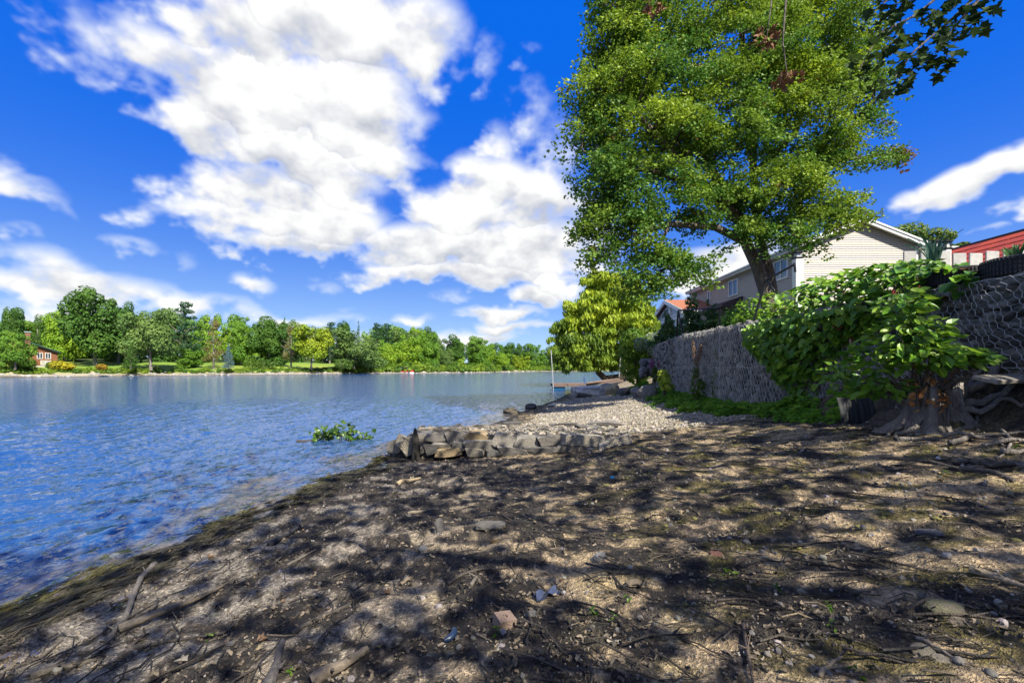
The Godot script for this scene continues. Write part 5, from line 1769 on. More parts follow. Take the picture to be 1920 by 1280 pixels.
func build_stump() -> void:
	var base := Vector3(4.62, ground_y(4.62, 5.0) + 0.0, -5.0)
	var o := thing("tree_stump", "weathered grey tree stump with spreading roots below the wall", "stump", base)
	var mb := MB.new()
	var na := 56
	var nh := 22
	for j in nh:
		var h := j / (nh - 1.0)
		for k in na:
			var a := TAU * k / na
			var lob := 0.5 + 0.5 * cos(a * 5.0 + 0.7 + 0.8 * sin(a))
			var r := 0.17 + 0.04 * lob + (0.10 + 0.20 * lob) * pow(1.0 - h, 2.6)
			r += noise.get_noise_3d(cos(a) * 90.0, h * 14.0, sin(a) * 90.0) * 0.055 + noise_b.get_noise_3d(cos(a) * 260.0, h * 30.0, sin(a) * 260.0) * 0.03 + 0.014 * absf(sin(a * 17.0 + h * 1.5)) - 0.02
			var top := 0.50 + noise.get_noise_2d(cos(a) * 70.0 + 9, sin(a) * 70.0) * 0.28 + 0.06 * sin(a * 9.0)
			mb.v.append(Vector3(cos(a) * r * 1.15, h * top - 0.06, sin(a) * r))
			var pale := ss(0.0, 0.3, noise.get_noise_3d(cos(a) * 50.0 + 30.0, h * 25.0, sin(a) * 50.0))
			mb.c.append(Color(0.24, 0.205, 0.17).lerp(Color(0.58, 0.53, 0.47), pale))
	for j in nh - 1:
		for k in na:
			var a := j * na + k
			var b := j * na + (k + 1) % na
			mb.i.append_array(PackedInt32Array([a, b, a + na, b, b + na, a + na]))
	var c := mb.v.size()
	mb.v.append(Vector3(0, 0.30, 0))
	mb.c.append(Color(0.10, 0.08, 0.06))
	for k in na:
		mb.i.append_array(PackedInt32Array([(nh - 1) * na + k, (nh - 1) * na + (k + 1) % na, c]))
	part("stump_body", mb.done(true), M.weathered, o)
	for r in [[-0.15, 1.5, 0.055], [0.5, 1.1, 0.045], [1.2, 1.0, 0.04], [2.6, 0.9, 0.035], [3.4, 0.8, 0.03], [-0.9, 1.2, 0.04], [4.4, 0.8, 0.035], [0.2, 1.3, 0.03]]:
		var pts := []
		var rs := []
		var a: float = r[0]
		for j in 10:
			var f := j / 9.0
			a += rr(-0.18, 0.18)
			var p: Vector3 = Vector3(cos(a), 0, sin(a)) * (0.2 + f * r[1] * 0.65)
			var w: Vector3 = base + p
			p.y = ground_y(w.x, -w.z) - base.y + r[2] * (0.9 - f) + (0.16 * (1.0 - f) * (1.0 - f))
			pts.append(p)
			rs.append(r[2] * (1.05 - 0.85 * f))
		var t := MB.new()
		t.tube(pts, rs, 9, Color(0.27, 0.235, 0.20), Color(0.20, 0.17, 0.14), 0.1, rng)
		part("root", t.done(true), M.weathered, o)
	# fresh shoots with broad leaves
	var s := thing("stump_sprouts", "bright green leafy shoots growing from the old stump", "shrub", base + Vector3(-0.1, 0.3, 0.0))
	var at := s.position
	var leaf := leaf_mesh(OVAL, 0.3).done()
	var greens := []
	for k in 5:
		var m: StandardMaterial3D = M.vine.duplicate()
		var cc: Color = [Color(0.17, 0.38, 0.025), Color(0.24, 0.46, 0.03), Color(0.12, 0.29, 0.025), Color(0.32, 0.50, 0.04), Color(0.09, 0.23, 0.022)][k]
		m.albedo_color = cc.linear_to_srgb()
		greens.append(m)
	var lobes := [[Vector3(4.244, 2.269, -5.0), 0.26, 0.2], [Vector3(4.216, 1.942, -4.9), 0.34, 0.24], [Vector3(4.326, 1.723, -4.8), 0.36, 0.17], [Vector3(4.072, 1.75, -5.15), 0.26, 0.22], [Vector3(4.591, 1.72, -4.7), 0.28, 0.10], [Vector3(4.098, 1.415, -5.3), 0.18, 0.16], [Vector3(4.21, 1.392, -5.1), 0.20, 0.13], [Vector3(4.076, 1.501, -5.7), 0.22, 0.2], [Vector3(4.564, 1.978, -5.0), 0.24, 0.16], [Vector3(4.798, 1.72, -4.7), 0.13, 0.05]]
	var list := []
	for l in lobes:
		var n := int(900.0 * l[1] * (l[1] + l[2]))
		for k in n:
			var dir := rv()
			var p: Vector3 = l[0] + dir * Vector3(l[1], l[2], l[1] * 0.8) * pow(rng.randf(), 0.35)
			var b := facing(Vector3(-0.25, 1.0, 0.5) + rv() * 0.6, 0)
			var outw := (Vector3(dir.x, -0.35, dir.z) + rv() * 0.4)
			var zz := (outw - b.y * b.y.dot(outw)).normalized()
			list.append(Transform3D(Basis(b.y.cross(zz), b.y, zz) * Basis.from_scale(Vector3(0.95, 1, 1) * rr(0.07, 0.15)), p - at))
	list.sort_custom(func(a, d): return (a.origin + at).distance_squared_to(EYE) / a.basis.z.length_squared() < (d.origin + at).distance_squared_to(EYE) / d.basis.z.length_squared())
	var rest := []
	var tint := []
	for k in list.size():
		if k < 290:
			part("leaf", leaf, greens[rng.randi() % 5], s, list[k])
		else:
			rest.append(list[k])
			tint.append(Color(0.11, 0.27, 0.022).lerp(Color(0.29, 0.48, 0.035), rng.randf()))
	many("foliage", leaf, M.vine, s, rest, tint)
	for l in lobes:
		for k in 3:
			var e: Vector3 = l[0] - at + rv() * 0.15
			var st := MB.new()
			st.tube([Vector3(rr(-0.15, 0.15), -0.05, rr(-0.1, 0.1)), e * 0.5 + rv() * 0.06 + Vector3(0, 0.05, 0), e], [0.011, 0.008, 0.003], 5, Color(0.20, 0.14, 0.09))
			part("stem", st.done(true), M.wood, s)
	# dead brown leaves hanging in the shoots
	var dl := thing("dead_leaves", "bunch of withered orange-brown leaves over the stump", "dead leaves", Vector3(4.363, 1.35, -4.78))
	var dry := []
	for k in 3:
		var m: StandardMaterial3D = M.dry.duplicate()
		m.albedo_color = [Color(0.26, 0.105, 0.025), Color(0.34, 0.17, 0.05), Color(0.17, 0.07, 0.03)][k].linear_to_srgb()
		dry.append(m)
	for k in 34:
		var p := Vector3(rr(-0.16, 0.16), rr(-0.20, 0.14), rr(-0.1, 0.1))
		part("dry_leaf", leaf, dry[rng.randi() % 3], dl, Transform3D(facing(rv(), rng.randf() * TAU) * Basis.from_scale(Vector3.ONE * rr(0.05, 0.10)), p))
	# roots bared on the bank to the right
	for k in 10:
		var d := rr(3.3, 4.8)
		var x := rr(3.7, 4.5)
		var pts := []
		var rs := []
		var a := rr(-0.5, 0.5)
		var ll := rr(0.7, 1.6)
		var th := rr(0.008, 0.026)
		for j in 11:
			var f := j / 10.0
			a += rr(-0.3, 0.3)
			x += cos(a) * ll * 0.1
			d += sin(a) * ll * 0.1
			pts.append(Vector3(x, ground_y(x, d) + th * 0.4 + 0.03 * sin(f * 9.0 + k), -d))
			rs.append(th * (1.1 - 0.8 * f))
		var t := MB.new()
		t.tube(pts, rs, 7, Color(0.23, 0.20, 0.17), Color(0.16, 0.135, 0.11), 0.12, rng)
		tag(part("bare_root", t.done(true), M.weathered, self), "bare grey root snaking over the bank right of the stump", "root", "bared roots on the bank right of the stump")
	var pl := MB.new()
	pl.box(Vector3.ZERO, Vector3(1.3, 0.045, 0.2), Color(0.33, 0.30, 0.25), Basis(), 0.008)
	var pk := part("plank", pl.done(), M.wood, self, Transform3D(Basis.from_euler(Vector3(0.25, 0.35, 0.02)), Vector3(5.15, 1.50, -4.62)))
	tag(pk, "weathered grey plank lying at the wall foot by the view's edge", "plank")
	# snow shovel
	var sh := thing("snow_shovel", "black plastic snow shovel leaning head down by the wall", "shovel", Vector3(4.60, ground_y(4.6, 6.1), -6.1), -0.25)
	mb = MB.new()
	var blk := Color(0.018, 0.02, 0.024)
	var prof := []
	for j in 13:
		var f := j / 12.0
		var a := f * 1.35
		prof.append(Vector2(0.02 + 0.16 * (1 - cos(a)) * -1.0, 0.0 + f * 0.34))
	var nx := 21
	for side in 2:
		for j in 13:
			for k in nx:
				var u := k / (nx - 1.0) - 0.5
				var rib := 0.012 * (1.0 if int(absf(u) * 20) % 3 == 0 else 0.0)
				mb.v.append(Vector3(u * (0.40 + 0.02 * j / 12.0), prof[j].y, -prof[j].x * -1.0 + rib - side * 0.006 + 0.05 * u * u))
				mb.c.append(blk)
	for side in 2:
		for j in 12:
			for k in nx - 1:
				var a := side * 13 * nx + j * nx + k
				if side == 0:
					mb.i.append_array(PackedInt32Array([a, a + nx, a + 1, a + 1, a + nx, a + nx + 1]))
				else:
					mb.i.append_array(PackedInt32Array([a, a + 1, a + nx, a + 1, a + nx + 1, a + nx]))
	part("scoop", mb.done(true), M.rubber, sh)
	pole("handle", "", "", [Vector3(0, 0.2, -0.04), Vector3(0.03, 0.5, -0.18), Vector3(0.12, 1.15, -0.5)], 0.016, Color(0.32, 0.20, 0.11), M.wood, sh)


# ---------- the stone ledge ----------
func build_ledge() -> void:
	var o := thing("stone_ledge", "low dry-stacked stone ledge running out into the water", "stone ledge")
	var shapes := []
	for k in 9:
		shapes.append(rock(2, 5, true, 0.05))
	var mats := []
	for c in [Color(0.44, 0.40, 0.335), Color(0.34, 0.31, 0.27), Color(0.54, 0.47, 0.36), Color(0.22, 0.205, 0.185), Color(0.56, 0.42, 0.23)]:
		var m: StandardMaterial3D = M.stone.duplicate()
		m.albedo_color = c.linear_to_srgb()
		mats.append(m)
	# [centre, width px, height px, depth m, tilt, material]
	var front := [
		[Vector3(-2.009, 0.254, -8.15), 14, 36, 0.3, -0.35, 2], [Vector3(-1.814, 0.242, -8.0), 36, 32, 0.35, 0.5, 2], [Vector3(-2.143, 0.191, -8.3), 26, 24, 0.35, 0.3, 3], [Vector3(-1.621, 0.341, -8.2), 36, 28, 0.35, 0.1, 1], [Vector3(-1.31, 0.374, -8.05), 42, 16, 0.35, 0.0, 1], [Vector3(-1.239, 0.269, -7.95), 34, 10, 0.3, 0.0, 0],
		[Vector3(-1.023, 0.381, -8.0), 32, 24, 0.35, 0.15, 1], [Vector3(-0.919, 0.259, -7.9), 30, 22, 0.35, 0.0, 3], [Vector3(-0.819, 0.391, -8.0), 24, 22, 0.35, -0.3, 1], [Vector3(-0.61, 0.417, -7.95), 40, 20, 0.4, -0.1, 4], [Vector3(-0.529, 0.267, -7.85), 62, 26, 0.4, 0.03, 1], [Vector3(-0.398, 0.389, -7.95), 30, 12, 0.35, 0.1, 3],
		[Vector3(-0.091, 0.349, -7.85), 48, 30, 0.4, -0.12, 0], [Vector3(0.28, 0.352, -7.78), 46, 22, 0.4, 0.0, 0], [Vector3(0.646, 0.361, -7.72), 48, 22, 0.4, 0.05, 1], [Vector3(1.161, 0.395, -7.62), 76, 25, 0.45, -0.03, 2], [Vector3(1.707, 0.335, -7.45), 68, 30, 0.5, 0.28, 2],
		[Vector3(-1.077, 0.158, -7.85), 50, 16, 0.35, 0.08, 4], [Vector3(-0.635, 0.167, -7.8), 34, 16, 0.35, 0.0, 2], [Vector3(-0.315, 0.167, -7.75), 30, 13, 0.3, 0.1, 3], [Vector3(0.018, 0.2, -7.72), 58, 17, 0.4, -0.06, 1], [Vector3(0.508, 0.219, -7.66), 66, 17, 0.4, 0.02, 3], [Vector3(1.005, 0.269, -7.58), 66, 14, 0.4, 0.04, 0], [Vector3(-1.405, 0.195, -7.95), 24, 22, 0.3, 0.2, 3], [Vector3(-1.647, 0.177, -8.0), 26, 16, 0.3, 0.0, 3], [Vector3(1.395, 0.248, -7.5), 40, 12, 0.35, 0.0, 1]]
	for f in front:
		var p: Vector3 = f[0]
		var k := -p.z / 860.0
		var s := Vector3(f[1] * k * 1.16, f[2] * k * 1.04, f[3])
		part("stone", shapes[rng.randi() % 9], mats[f[5]], o, Transform3D(Basis.from_euler(Vector3(rr(-0.12, 0.12), rr(-0.15, 0.15), f[4])) * Basis.from_scale(s), p + Vector3(0, 0, -s.z * 0.3)))
	# rubble on the platform behind
	for k in 210:
		var d := rr(8.15, 10.4)
		var x := rr(-2.15, 2.2)
		var s := rr(0.05, 0.18) * (1.4 if rng.randf() < 0.12 else 0.9)
		part("stone", shapes[rng.randi() % 9], mats[rng.randi() % 4], o, Transform3D(Basis.from_euler(Vector3(rr(-0.3, 0.3), rr(0, TAU), rr(-0.3, 0.3))) * Basis.from_scale(Vector3(s, s * rr(0.25, 0.5), s * rr(0.6, 1.0))), Vector3(x, maxf(ground_y(x, d), 0.02) + s * 0.08, -d)))
	for f in [[Vector3(1.163, 0.356, -10.0), 60, 9], [Vector3(1.997, 0.379, -10.1), 66, 9], [Vector3(0.57, 0.358, -9.8), 40, 8], [Vector3(0.0, 0.355, -10.2), 34, 9], [Vector3(1.619, 0.361, -9.6), 50, 9], [Vector3(-0.627, 0.347, -9.8), 30, 9], [Vector3(-1.19, 0.367, -9.3), 34, 10], [Vector3(-1.693, 0.373, -9.1), 34, 12]]:
		var p: Vector3 = f[0]
		var k := -p.z / 860.0
		part("stone", shapes[rng.randi() % 9], mats[rng.randi() % 4], o, Transform3D(Basis.from_euler(Vector3(rr(-0.1, 0.1), rr(-0.3, 0.3), rr(-0.08, 0.08))) * Basis.from_scale(Vector3(f[1] * k * 1.1, f[2] * k * 1.0, 0.35)), p))
	var st := MB.new()
	st.tube([Vector3(-1.652, 0.03, -7.85), Vector3(-1.639, 0.28, -7.83), Vector3(-1.646, 0.436, -7.82), Vector3(-1.655, 0.572, -7.82)], [0.075, 0.07, 0.055, 0.02], 9, Color(0.035, 0.028, 0.022), null, 0.12, rng)
	tag(part("rotten_stake", st.done(true), M.weathered, self), "black rotten stake standing against the stone ledge", "stake")


func build_dock() -> void:
	var o := thing("floating_dock", "low brown floating dock on blue barrels at the beach's far end", "dock", Vector3(4.744, -0.1, -34.0))
	var at := o.position
	var brown := Color(0.27, 0.19, 0.15)
	var deck := func(a: Vector3, b: Vector3, wide: float) -> void:
		var n := 16
		for k in n:
			var p := a.lerp(b, (k + 0.5) / n) - at
			var mb := MB.new()
			mb.box(p, Vector3((b - a).length() / n * 0.94, 0.05, wide), brown * rr(0.8, 1.15), Basis(Vector3.BACK, atan2((b - a).y, (b - a).x)))
			part("plank", mb.done(), M.wood, o)
		var s := MB.new()
		for z in [-0.5, 0.5]:
			s.box((a + b) * 0.5 - at + Vector3(0, -0.12, z * wide * 0.96), Vector3((b - a).length(), 0.17, 0.06), brown * 0.7, Basis(Vector3.BACK, atan2((b - a).y, (b - a).x)))
		part("side_beam", s.done(), M.wood, o)
	deck.call(Vector3(2.926, 0.453, -34.0), Vector3(3.993, 0.453, -34.0), 1.6)
	deck.call(Vector3(4.033, 0.453, -34.0), Vector3(5.337, 0.469, -34.0), 1.6)
	deck.call(Vector3(5.456, 0.493, -34.0), Vector3(8.14, 0.786, -35.0), 1.3)
	for b in [[1047, 22, Color(0.015, 0.12, 0.24)], [1083, 20, Color(0.015, 0.10, 0.19)]]:
		for z in [-0.4, 0.45]:
			var mb := MB.new()
			var c := Vector3((b[0] - 960) / 860.0 * 34.0, 0.14, -34.0 + z) - at
			var hl: float = b[1] / 860.0 * 17.0
			mb.tube([c - Vector3(hl, 0, 0), c - Vector3(hl * 0.95, 0, 0), c + Vector3(hl * 0.95, 0, 0), c + Vector3(hl, 0, 0)], [0.19, 0.23, 0.23, 0.19], 14, b[2])
			part("barrel_float", mb.done(true), M.plastic, o)
	var ps := MB.new()
	ps.box(Vector3(5.321, 0.513, -33.4) - at, Vector3(0.16, 0.9, 0.16), Color(0.05, 0.10, 0.2), Basis(), 0.02)
	part("post", ps.done(), M.paint, o)
	pole("mooring_pole", "thin pale leaning pole standing at the dock's outer end", "pole", [Vector3(2.818, 2.913, -33.2), Vector3(2.934, 1.214, -33.2), Vector3(2.992, -0.176, -33.2)], 0.034, Color(0.33, 0.35, 0.35), M.paint)
	pole("mooring_pole", "thin grey pole standing by the willow trunk", "pole", [Vector3(8.54, 2.605, -36.0), Vector3(8.414, 0.93, -36.0)], 0.045, Color(0.25, 0.24, 0.23), M.paint)


# ---------- single things on the beach ----------
func on(p: Vector2, up := 0.0) -> Vector3:
	return Vector3(p.x, ground_y(p.x, p.y) + up, -p.y)


func stick(label: String, pts: Array, thick: float, col: Color, group := "") -> Node3D:
	var p := []
	for k in pts.size() - 1:
		for j in 3:
			var f := j / 3.0
			var q: Vector2 = pts[k].lerp(pts[k + 1], f)
			p.append(on(q, thick * 0.35 + rr(-0.004, 0.004)))
	p.append(on(pts[-1], thick * 0.35))
	# stiff: follow the ground only loosely
	for k in range(1, p.size() - 1):
		p[k].y = maxf(p[k].y, lerpf(p[0].y, p[-1].y, k / (p.size() - 1.0)))
	var r := []
	for k in p.size():
		r.append(thick * 0.5 * (1.0 - 0.55 * k / (p.size() - 1.0)))
	var mb := MB.new()
	mb.tube(p, r, 8, col, col * 0.85, 0.14, rng)
	for k in 2:
		if p.size() > 6:
			var j := rng.randi_range(2, p.size() - 3)
			mb.tube([p[j], p[j] + Vector3(rr(-0.06, 0.06), 0.03, rr(-0.06, 0.06))], [thick * 0.2, thick * 0.08], 5, col)
	return tag(part("driftwood_stick", mb.done(true), M.wood, self), label, "stick", group)


func single_rock(label: String, at: Vector3, size: Vector3, col: Color, smooth: bool, patch = null, called := "rock", turn := 0.0) -> void:
	var m := rock(3 if smooth else 2, 7 if size.x > 0.3 else 4, false, 0.13 if smooth else 0.18, smooth, col, patch)
	tag(part(called, m, M.stone, self, Transform3D(Basis(Vector3.UP, turn) * Basis.from_scale(size), at)), label, "rock")


func build_beach_things() -> void:
	var dark := Color(0.075, 0.062, 0.050)
	var grey := Color(0.19, 0.165, 0.135)
	var pale := Color(0.38, 0.30, 0.20)
	stick("crooked grey branch lying from the weed line down into the mud", [Vector2(-2.878, 3.694), Vector2(-2.788, 3.445), Vector2(-2.626, 3.181), Vector2(-2.436, 2.893), Vector2(-2.337, 2.698), Vector2(-2.276, 2.592)], 0.045, grey)
	stick("long muddy pole half sunk in the mud beside the crooked grey branch", [Vector2(-2.304, 2.685), Vector2(-2.209, 2.836), Vector2(-2.104, 2.966), Vector2(-2.006, 3.165)], 0.055, Color(0.20, 0.165, 0.12))
	stick("short black branch stub near the water's edge", [Vector2(-2.106, 3.981), Vector2(-2.061, 4.123), Vector2(-2.108, 4.555)], 0.06, Color(0.035, 0.035, 0.04))
	stick("thin bent twig beside the bright sand patches", [Vector2(-1.742, 3.55), Vector2(-1.684, 3.639), Vector2(-1.613, 3.769)], 0.025, grey)
	stick("long dark stick reaching across the mud to the mid beach", [Vector2(-1.187, 2.479), Vector2(-1.102, 2.632), Vector2(-0.987, 2.739), Vector2(-0.897, 2.879)], 0.03, dark)
	stick("thick forked dark branch at the near edge of the mud", [Vector2(-1.113, 2.082), Vector2(-1.148, 2.243), Vector2(-1.203, 2.406)], 0.06, Color(0.09, 0.08, 0.075))
	stick("pale broad branch lying low at the near edge of the mud", [Vector2(-0.908, 2.082), Vector2(-0.802, 2.156), Vector2(-0.704, 2.243)], 0.07, Color(0.20, 0.16, 0.115))
	stick("thin dark stick in the mud right of the long muddy pole", [Vector2(-2.098, 2.541), Vector2(-1.89, 2.58), Vector2(-1.644, 2.618), Vector2(-1.608, 2.822)], 0.022, dark)
	stick("thin dark twig beyond the long muddy pole", [Vector2(-2.079, 3.056), Vector2(-2.027, 3.229), Vector2(-1.905, 3.343)], 0.02, dark)
	stick("upright pale broken twig among dark twigs", [Vector2(-1.455, 2.794), Vector2(-1.539, 2.981), Vector2(-1.608, 3.087)], 0.022, Color(0.27, 0.22, 0.16))
	stick("cut tan stick at the right edge of the beach", [Vector2(2.182, 2.177), Vector2(2.213, 2.103), Vector2(2.256, 2.0)], 0.045, pale)
	stick("short thick tan stick at the near right of the beach", [Vector2(1.123, 1.671), Vector2(1.2, 1.731), Vector2(1.282, 1.783)], 0.02, pale)
	stick("long thin root lying straight toward the viewer", [Vector2(1.03, 2.041), Vector2(0.963, 1.875), Vector2(0.883, 1.68)], 0.02, Color(0.11, 0.08, 0.06))
	stick("pale wood splinter just below the stone ledge's water end", [Vector2(-1.513, 6.053), Vector2(-1.414, 6.237), Vector2(-1.279, 6.394)], 0.07, Color(0.42, 0.33, 0.20))
	stick("flat pale wood splinter on the dark mid beach", [Vector2(-1.048, 4.624), Vector2(-0.914, 4.624), Vector2(-0.746, 4.647)], 0.035, Color(0.30, 0.25, 0.18))
	stick("short tan twig stub in the twig tangle of the mid beach", [Vector2(-0.714, 2.951), Vector2(-0.693, 3.011), Vector2(-0.671, 3.072)], 0.025, Color(0.30, 0.23, 0.15))
	stick("forked grey twig at the heart of the twig tangle", [Vector2(-0.252, 2.78), Vector2(-0.225, 2.893), Vector2(-0.19, 2.822)], 0.025, grey)
	stick("straight dark stick crossing the twig tangle", [Vector2(-0.402, 2.879), Vector2(-0.28, 3.011), Vector2(-0.028, 3.041)], 0.022, dark)
	stick("thin tan stick right of the dark blue hose piece", [Vector2(-0.181, 2.323), Vector2(-0.136, 2.255), Vector2(-0.097, 2.199)], 0.014, Color(0.36, 0.28, 0.17))
	stick("dark stick lying right of the mossy boulder's pale flakes", [Vector2(1.584, 1.792), Vector2(1.61, 1.731), Vector2(1.61, 1.638)], 0.02, grey)
	stick("twisted dark root in the shade at the right edge", [Vector2(3.919, 3.585), Vector2(3.715, 3.55), Vector2(3.769, 3.769), Vector2(3.619, 3.75)], 0.05, dark)
	stick("pale forked twig in the shade at the right edge", [Vector2(4.729, 4.421), Vector2(4.484, 4.102), Vector2(4.157, 3.844), Vector2(3.968, 3.75)], 0.03, Color(0.25, 0.22, 0.19))
	stick("long dark root ridge crossing below the stump", [Vector2(3.529, 3.229), Vector2(3.519, 3.603), Vector2(3.466, 3.922), Vector2(3.324, 4.143)], 0.045, dark)
	stick("half-sunk tan stick near the weed line bottom left", [Vector2(-2.431, 2.323), Vector2(-2.299, 2.382), Vector2(-2.215, 2.442)], 0.04, Color(0.16, 0.13, 0.09))
	# stones
	single_rock("large pale boulder lying across the far end of the gravel", Vector3(4.186, 0.288, -24.0), Vector3(2.0, 0.66, 1.2), Color(0.62, 0.59, 0.53), true, Color(0.34, 0.33, 0.31), "boulder", 0.1)
	single_rock("smaller grey boulder touching the large pale one", Vector3(4.837, 0.452, -23.5), Vector3(0.6, 0.55, 0.7), Color(0.46, 0.43, 0.39), true, Color(0.24, 0.23, 0.21), "boulder")
	single_rock("squarish tan rock right of the two boulders", Vector3(5.028, 0.477, -23.0), Vector3(0.55, 0.5, 0.5), Color(0.46, 0.40, 0.28), false)
	single_rock("dark low rock right of the squarish tan rock", Vector3(5.177, 0.501, -21.0), Vector3(0.5, 0.3, 0.4), Color(0.17, 0.16, 0.15), false)
	single_rock("flat whitish rock on the golden weed at the water's edge", on(Vector2(1.936, 18.499), 0.0), Vector3(0.75, 0.2, 0.5), Color(0.60, 0.54, 0.42), true)
	single_rock("grey rock group stone at the foot of the green weeds", Vector3(5.169, 0.644, -17.5), Vector3(0.55, 0.45, 0.4), Color(0.30, 0.28, 0.26), false)
	single_rock("second grey stone at the foot of the green weeds, farther left", Vector3(5.077, 0.632, -18.5), Vector3(0.4, 0.35, 0.4), Color(0.26, 0.25, 0.23), false)
	single_rock("greenish smooth rock half buried at the near right", on(Vector2(1.838, 1.951), 0.0), Vector3(0.115, 0.055, 0.08), Color(0.30, 0.29, 0.16), true, Color(0.33, 0.29, 0.20))
	single_rock("flat pale stone chip touching the greenish rock", on(Vector2(1.831, 1.875), 0.0), Vector3(0.05, 0.02, 0.05), Color(0.40, 0.33, 0.24), false)
	single_rock("whitish lump of stone nearest the right corner", on(Vector2(1.557, 1.74), 0.0), Vector3(0.06, 0.04, 0.045), Color(0.50, 0.44, 0.33), true)
	single_rock("small white stone beside a tan stick at the near right", on(Vector2(1.58, 1.688), 0.0), Vector3(0.045, 0.03, 0.04), Color(0.52, 0.46, 0.36), true)
	single_rock("pale upright stone shard on the dark mid beach", on(Vector2(-0.617, 3.902), 0.03), Vector3(0.06, 0.13, 0.05), Color(0.34, 0.31, 0.29), false)
	single_rock("flat grey stone lying on the dark mid beach", on(Vector2(-0.169, 3.825), 0.01), Vector3(0.20, 0.06, 0.10), Color(0.30, 0.28, 0.25), false)
	single_rock("whitish crumbly stone right of the mid beach", on(Vector2(0.567, 2.937), 0.01), Vector3(0.06, 0.05, 0.05), Color(0.62, 0.60, 0.58), false)
	single_rock("smooth tan pebble on the sandy right of the mid beach", on(Vector2(0.693, 2.58), 0.01), Vector3(0.07, 0.03, 0.05), Color(0.48, 0.38, 0.25), true)
	single_rock("pale oval pebble beside the brick piece", on(Vector2(0.099, 2.43), 0.01), Vector3(0.05, 0.02, 0.055), Color(0.46, 0.43, 0.40), true)
	single_rock("round grey pebble left of the twig tangle", on(Vector2(-0.7, 3.603), 0.01), Vector3(0.05, 0.04, 0.05), Color(0.33, 0.33, 0.34), true)
	single_rock("reddish stone among the shoots at the right", on(Vector2(1.229, 2.766), 0.0), Vector3(0.055, 0.05, 0.04), Color(0.34, 0.16, 0.12), false)
	single_rock("yellowish stone chip on the dark mid beach", on(Vector2(-0.137, 3.567), 0.01), Vector3(0.055, 0.02, 0.04), Color(0.36, 0.23, 0.09), false)
	single_rock("mossy stone at the stump's foot", on(Vector2(4.723, 4.836), 0.02), Vector3(0.17, 0.10, 0.12), Color(0.12, 0.11, 0.05), true, Color(0.16, 0.15, 0.05))
	single_rock("grey-blue flat stone on the shaded right", on(Vector2(2.45, 2.685), 0.01), Vector3(0.12, 0.03, 0.07), Color(0.26, 0.26, 0.28), false)
	single_rock("wet rock breaking the water off the gravel", Vector3(0.0, 0.046, -16.3), Vector3(0.45, 0.25, 0.4), Color(0.14, 0.12, 0.08), true)
	single_rock("small wet rock in the water beside the ledge's far side", Vector3(0.753, 0.051, -18.0), Vector3(0.35, 0.25, 0.3), Color(0.13, 0.12, 0.09), true)
	# brick piece with a core hole
	var b := CSGCombiner3D.new()
	b.name = "brick_piece"
	var bx := CSGBox3D.new()
	bx.name = "body"
	bx.size = Vector3(0.095, 0.06, 0.085)
	b.add_child(bx)
	var hole := CSGCylinder3D.new()
	hole.name = "hole"
	hole.radius = 0.014
	hole.height = 0.2
	hole.sides = 14
	hole.operation = CSGShape3D.OPERATION_SUBTRACTION
	b.add_child(hole)
	var bm := mat(0.9, {"scale": 9.0, "tex": M.stone.albedo_texture, "bump": M.stone.heightmap_texture, "depth": 0.6, "color": Color(0.30, 0.21, 0.16)})
	bx.material = bm
	hole.material = bm
	add_child(b)
	b.position = on(Vector2(-0.039, 2.382), 0.018)
	b.rotation = Vector3(0.12, 0.45, -0.1)
	tag(b, "broken brick piece with a round hole in the dark mud", "brick")
	# blue hose piece, dark cloth scrap, bottle cap
	var c0 := on(Vector2(-0.303, 2.289), 0.018)
	var h := MB.new()
	h.tube([c0 + Vector3(-0.03, 0.0, 0.045), c0 + Vector3(-0.004, 0.006, 0.03), c0 + Vector3(0.012, 0.008, 0.0), c0 + Vector3(0.012, 0.007, -0.03), c0 + Vector3(0.0, 0.0, -0.055)], [0.010, 0.016, 0.017, 0.016, 0.012], 12, Color(0.008, 0.022, 0.050))
	tag(part("hose_piece", h.done(true), M.plastic, self), "curved dark blue piece of hose lying in the mud", "hose")
	var cl := MB.new()
	var cc := on(Vector2(0.202, 2.632), 0.012)
	for j in 7:
		for k in 9:
			var u := k / 8.0 - 0.5
			var v := j / 6.0 - 0.5
			cl.v.append(cc + Vector3(u * 0.14 + v * 0.03, 0.018 * sin(u * 9.0 + v * 5.0) + 0.014 * cos(v * 11.0), -u * 0.09 + v * 0.06 * (1.0 - absf(u))))
			cl.c.append(Color(0.02, 0.035, 0.075))
	for j in 6:
		for k in 8:
			var a := j * 9 + k
			cl.i.append_array(PackedInt32Array([a, a + 1, a + 9, a + 1, a + 10, a + 9]))
	tag(part("cloth_scrap", cl.done(true), M.flat, self), "crumpled dark blue scrap lying on the mid beach", "scrap")
	var cap := MB.new()
	var q := on(Vector2(1.106, 5.058), 0.012)
	cap.tube([q, q + Vector3(0.004, 0.016, 0.004)], [0.026, 0.024], 14, Color(0.02, 0.20, 0.36))
	tag(part("bottle_cap", cap.done(), M.plastic, self), "light blue bottle cap on the dark beach", "bottle cap")
	# water plant clump
	var wp := thing("water_plant", "clump of round-leaved green water plants off the ledge", "water plant", Vector3(-3.795, -0.013, -10.2) * Vector3(1, 0, 1))
	var leaf := leaf_mesh([[0, 0], [0.3, 0.0], [0.46, 0.3], [0.4, 0.7], [0, 0.95], [-0.4, 0.7], [-0.46, 0.3], [-0.3, 0.0]], 0.3).done()
	var gm := []
	for cg in [Color(0.045, 0.12, 0.012), Color(0.08, 0.17, 0.015), Color(0.025, 0.07, 0.012), Color(0.12, 0.21, 0.02)]:
		var m: StandardMaterial3D = M.vine.duplicate()
		m.albedo_color = cg.linear_to_srgb()
		gm.append(m)
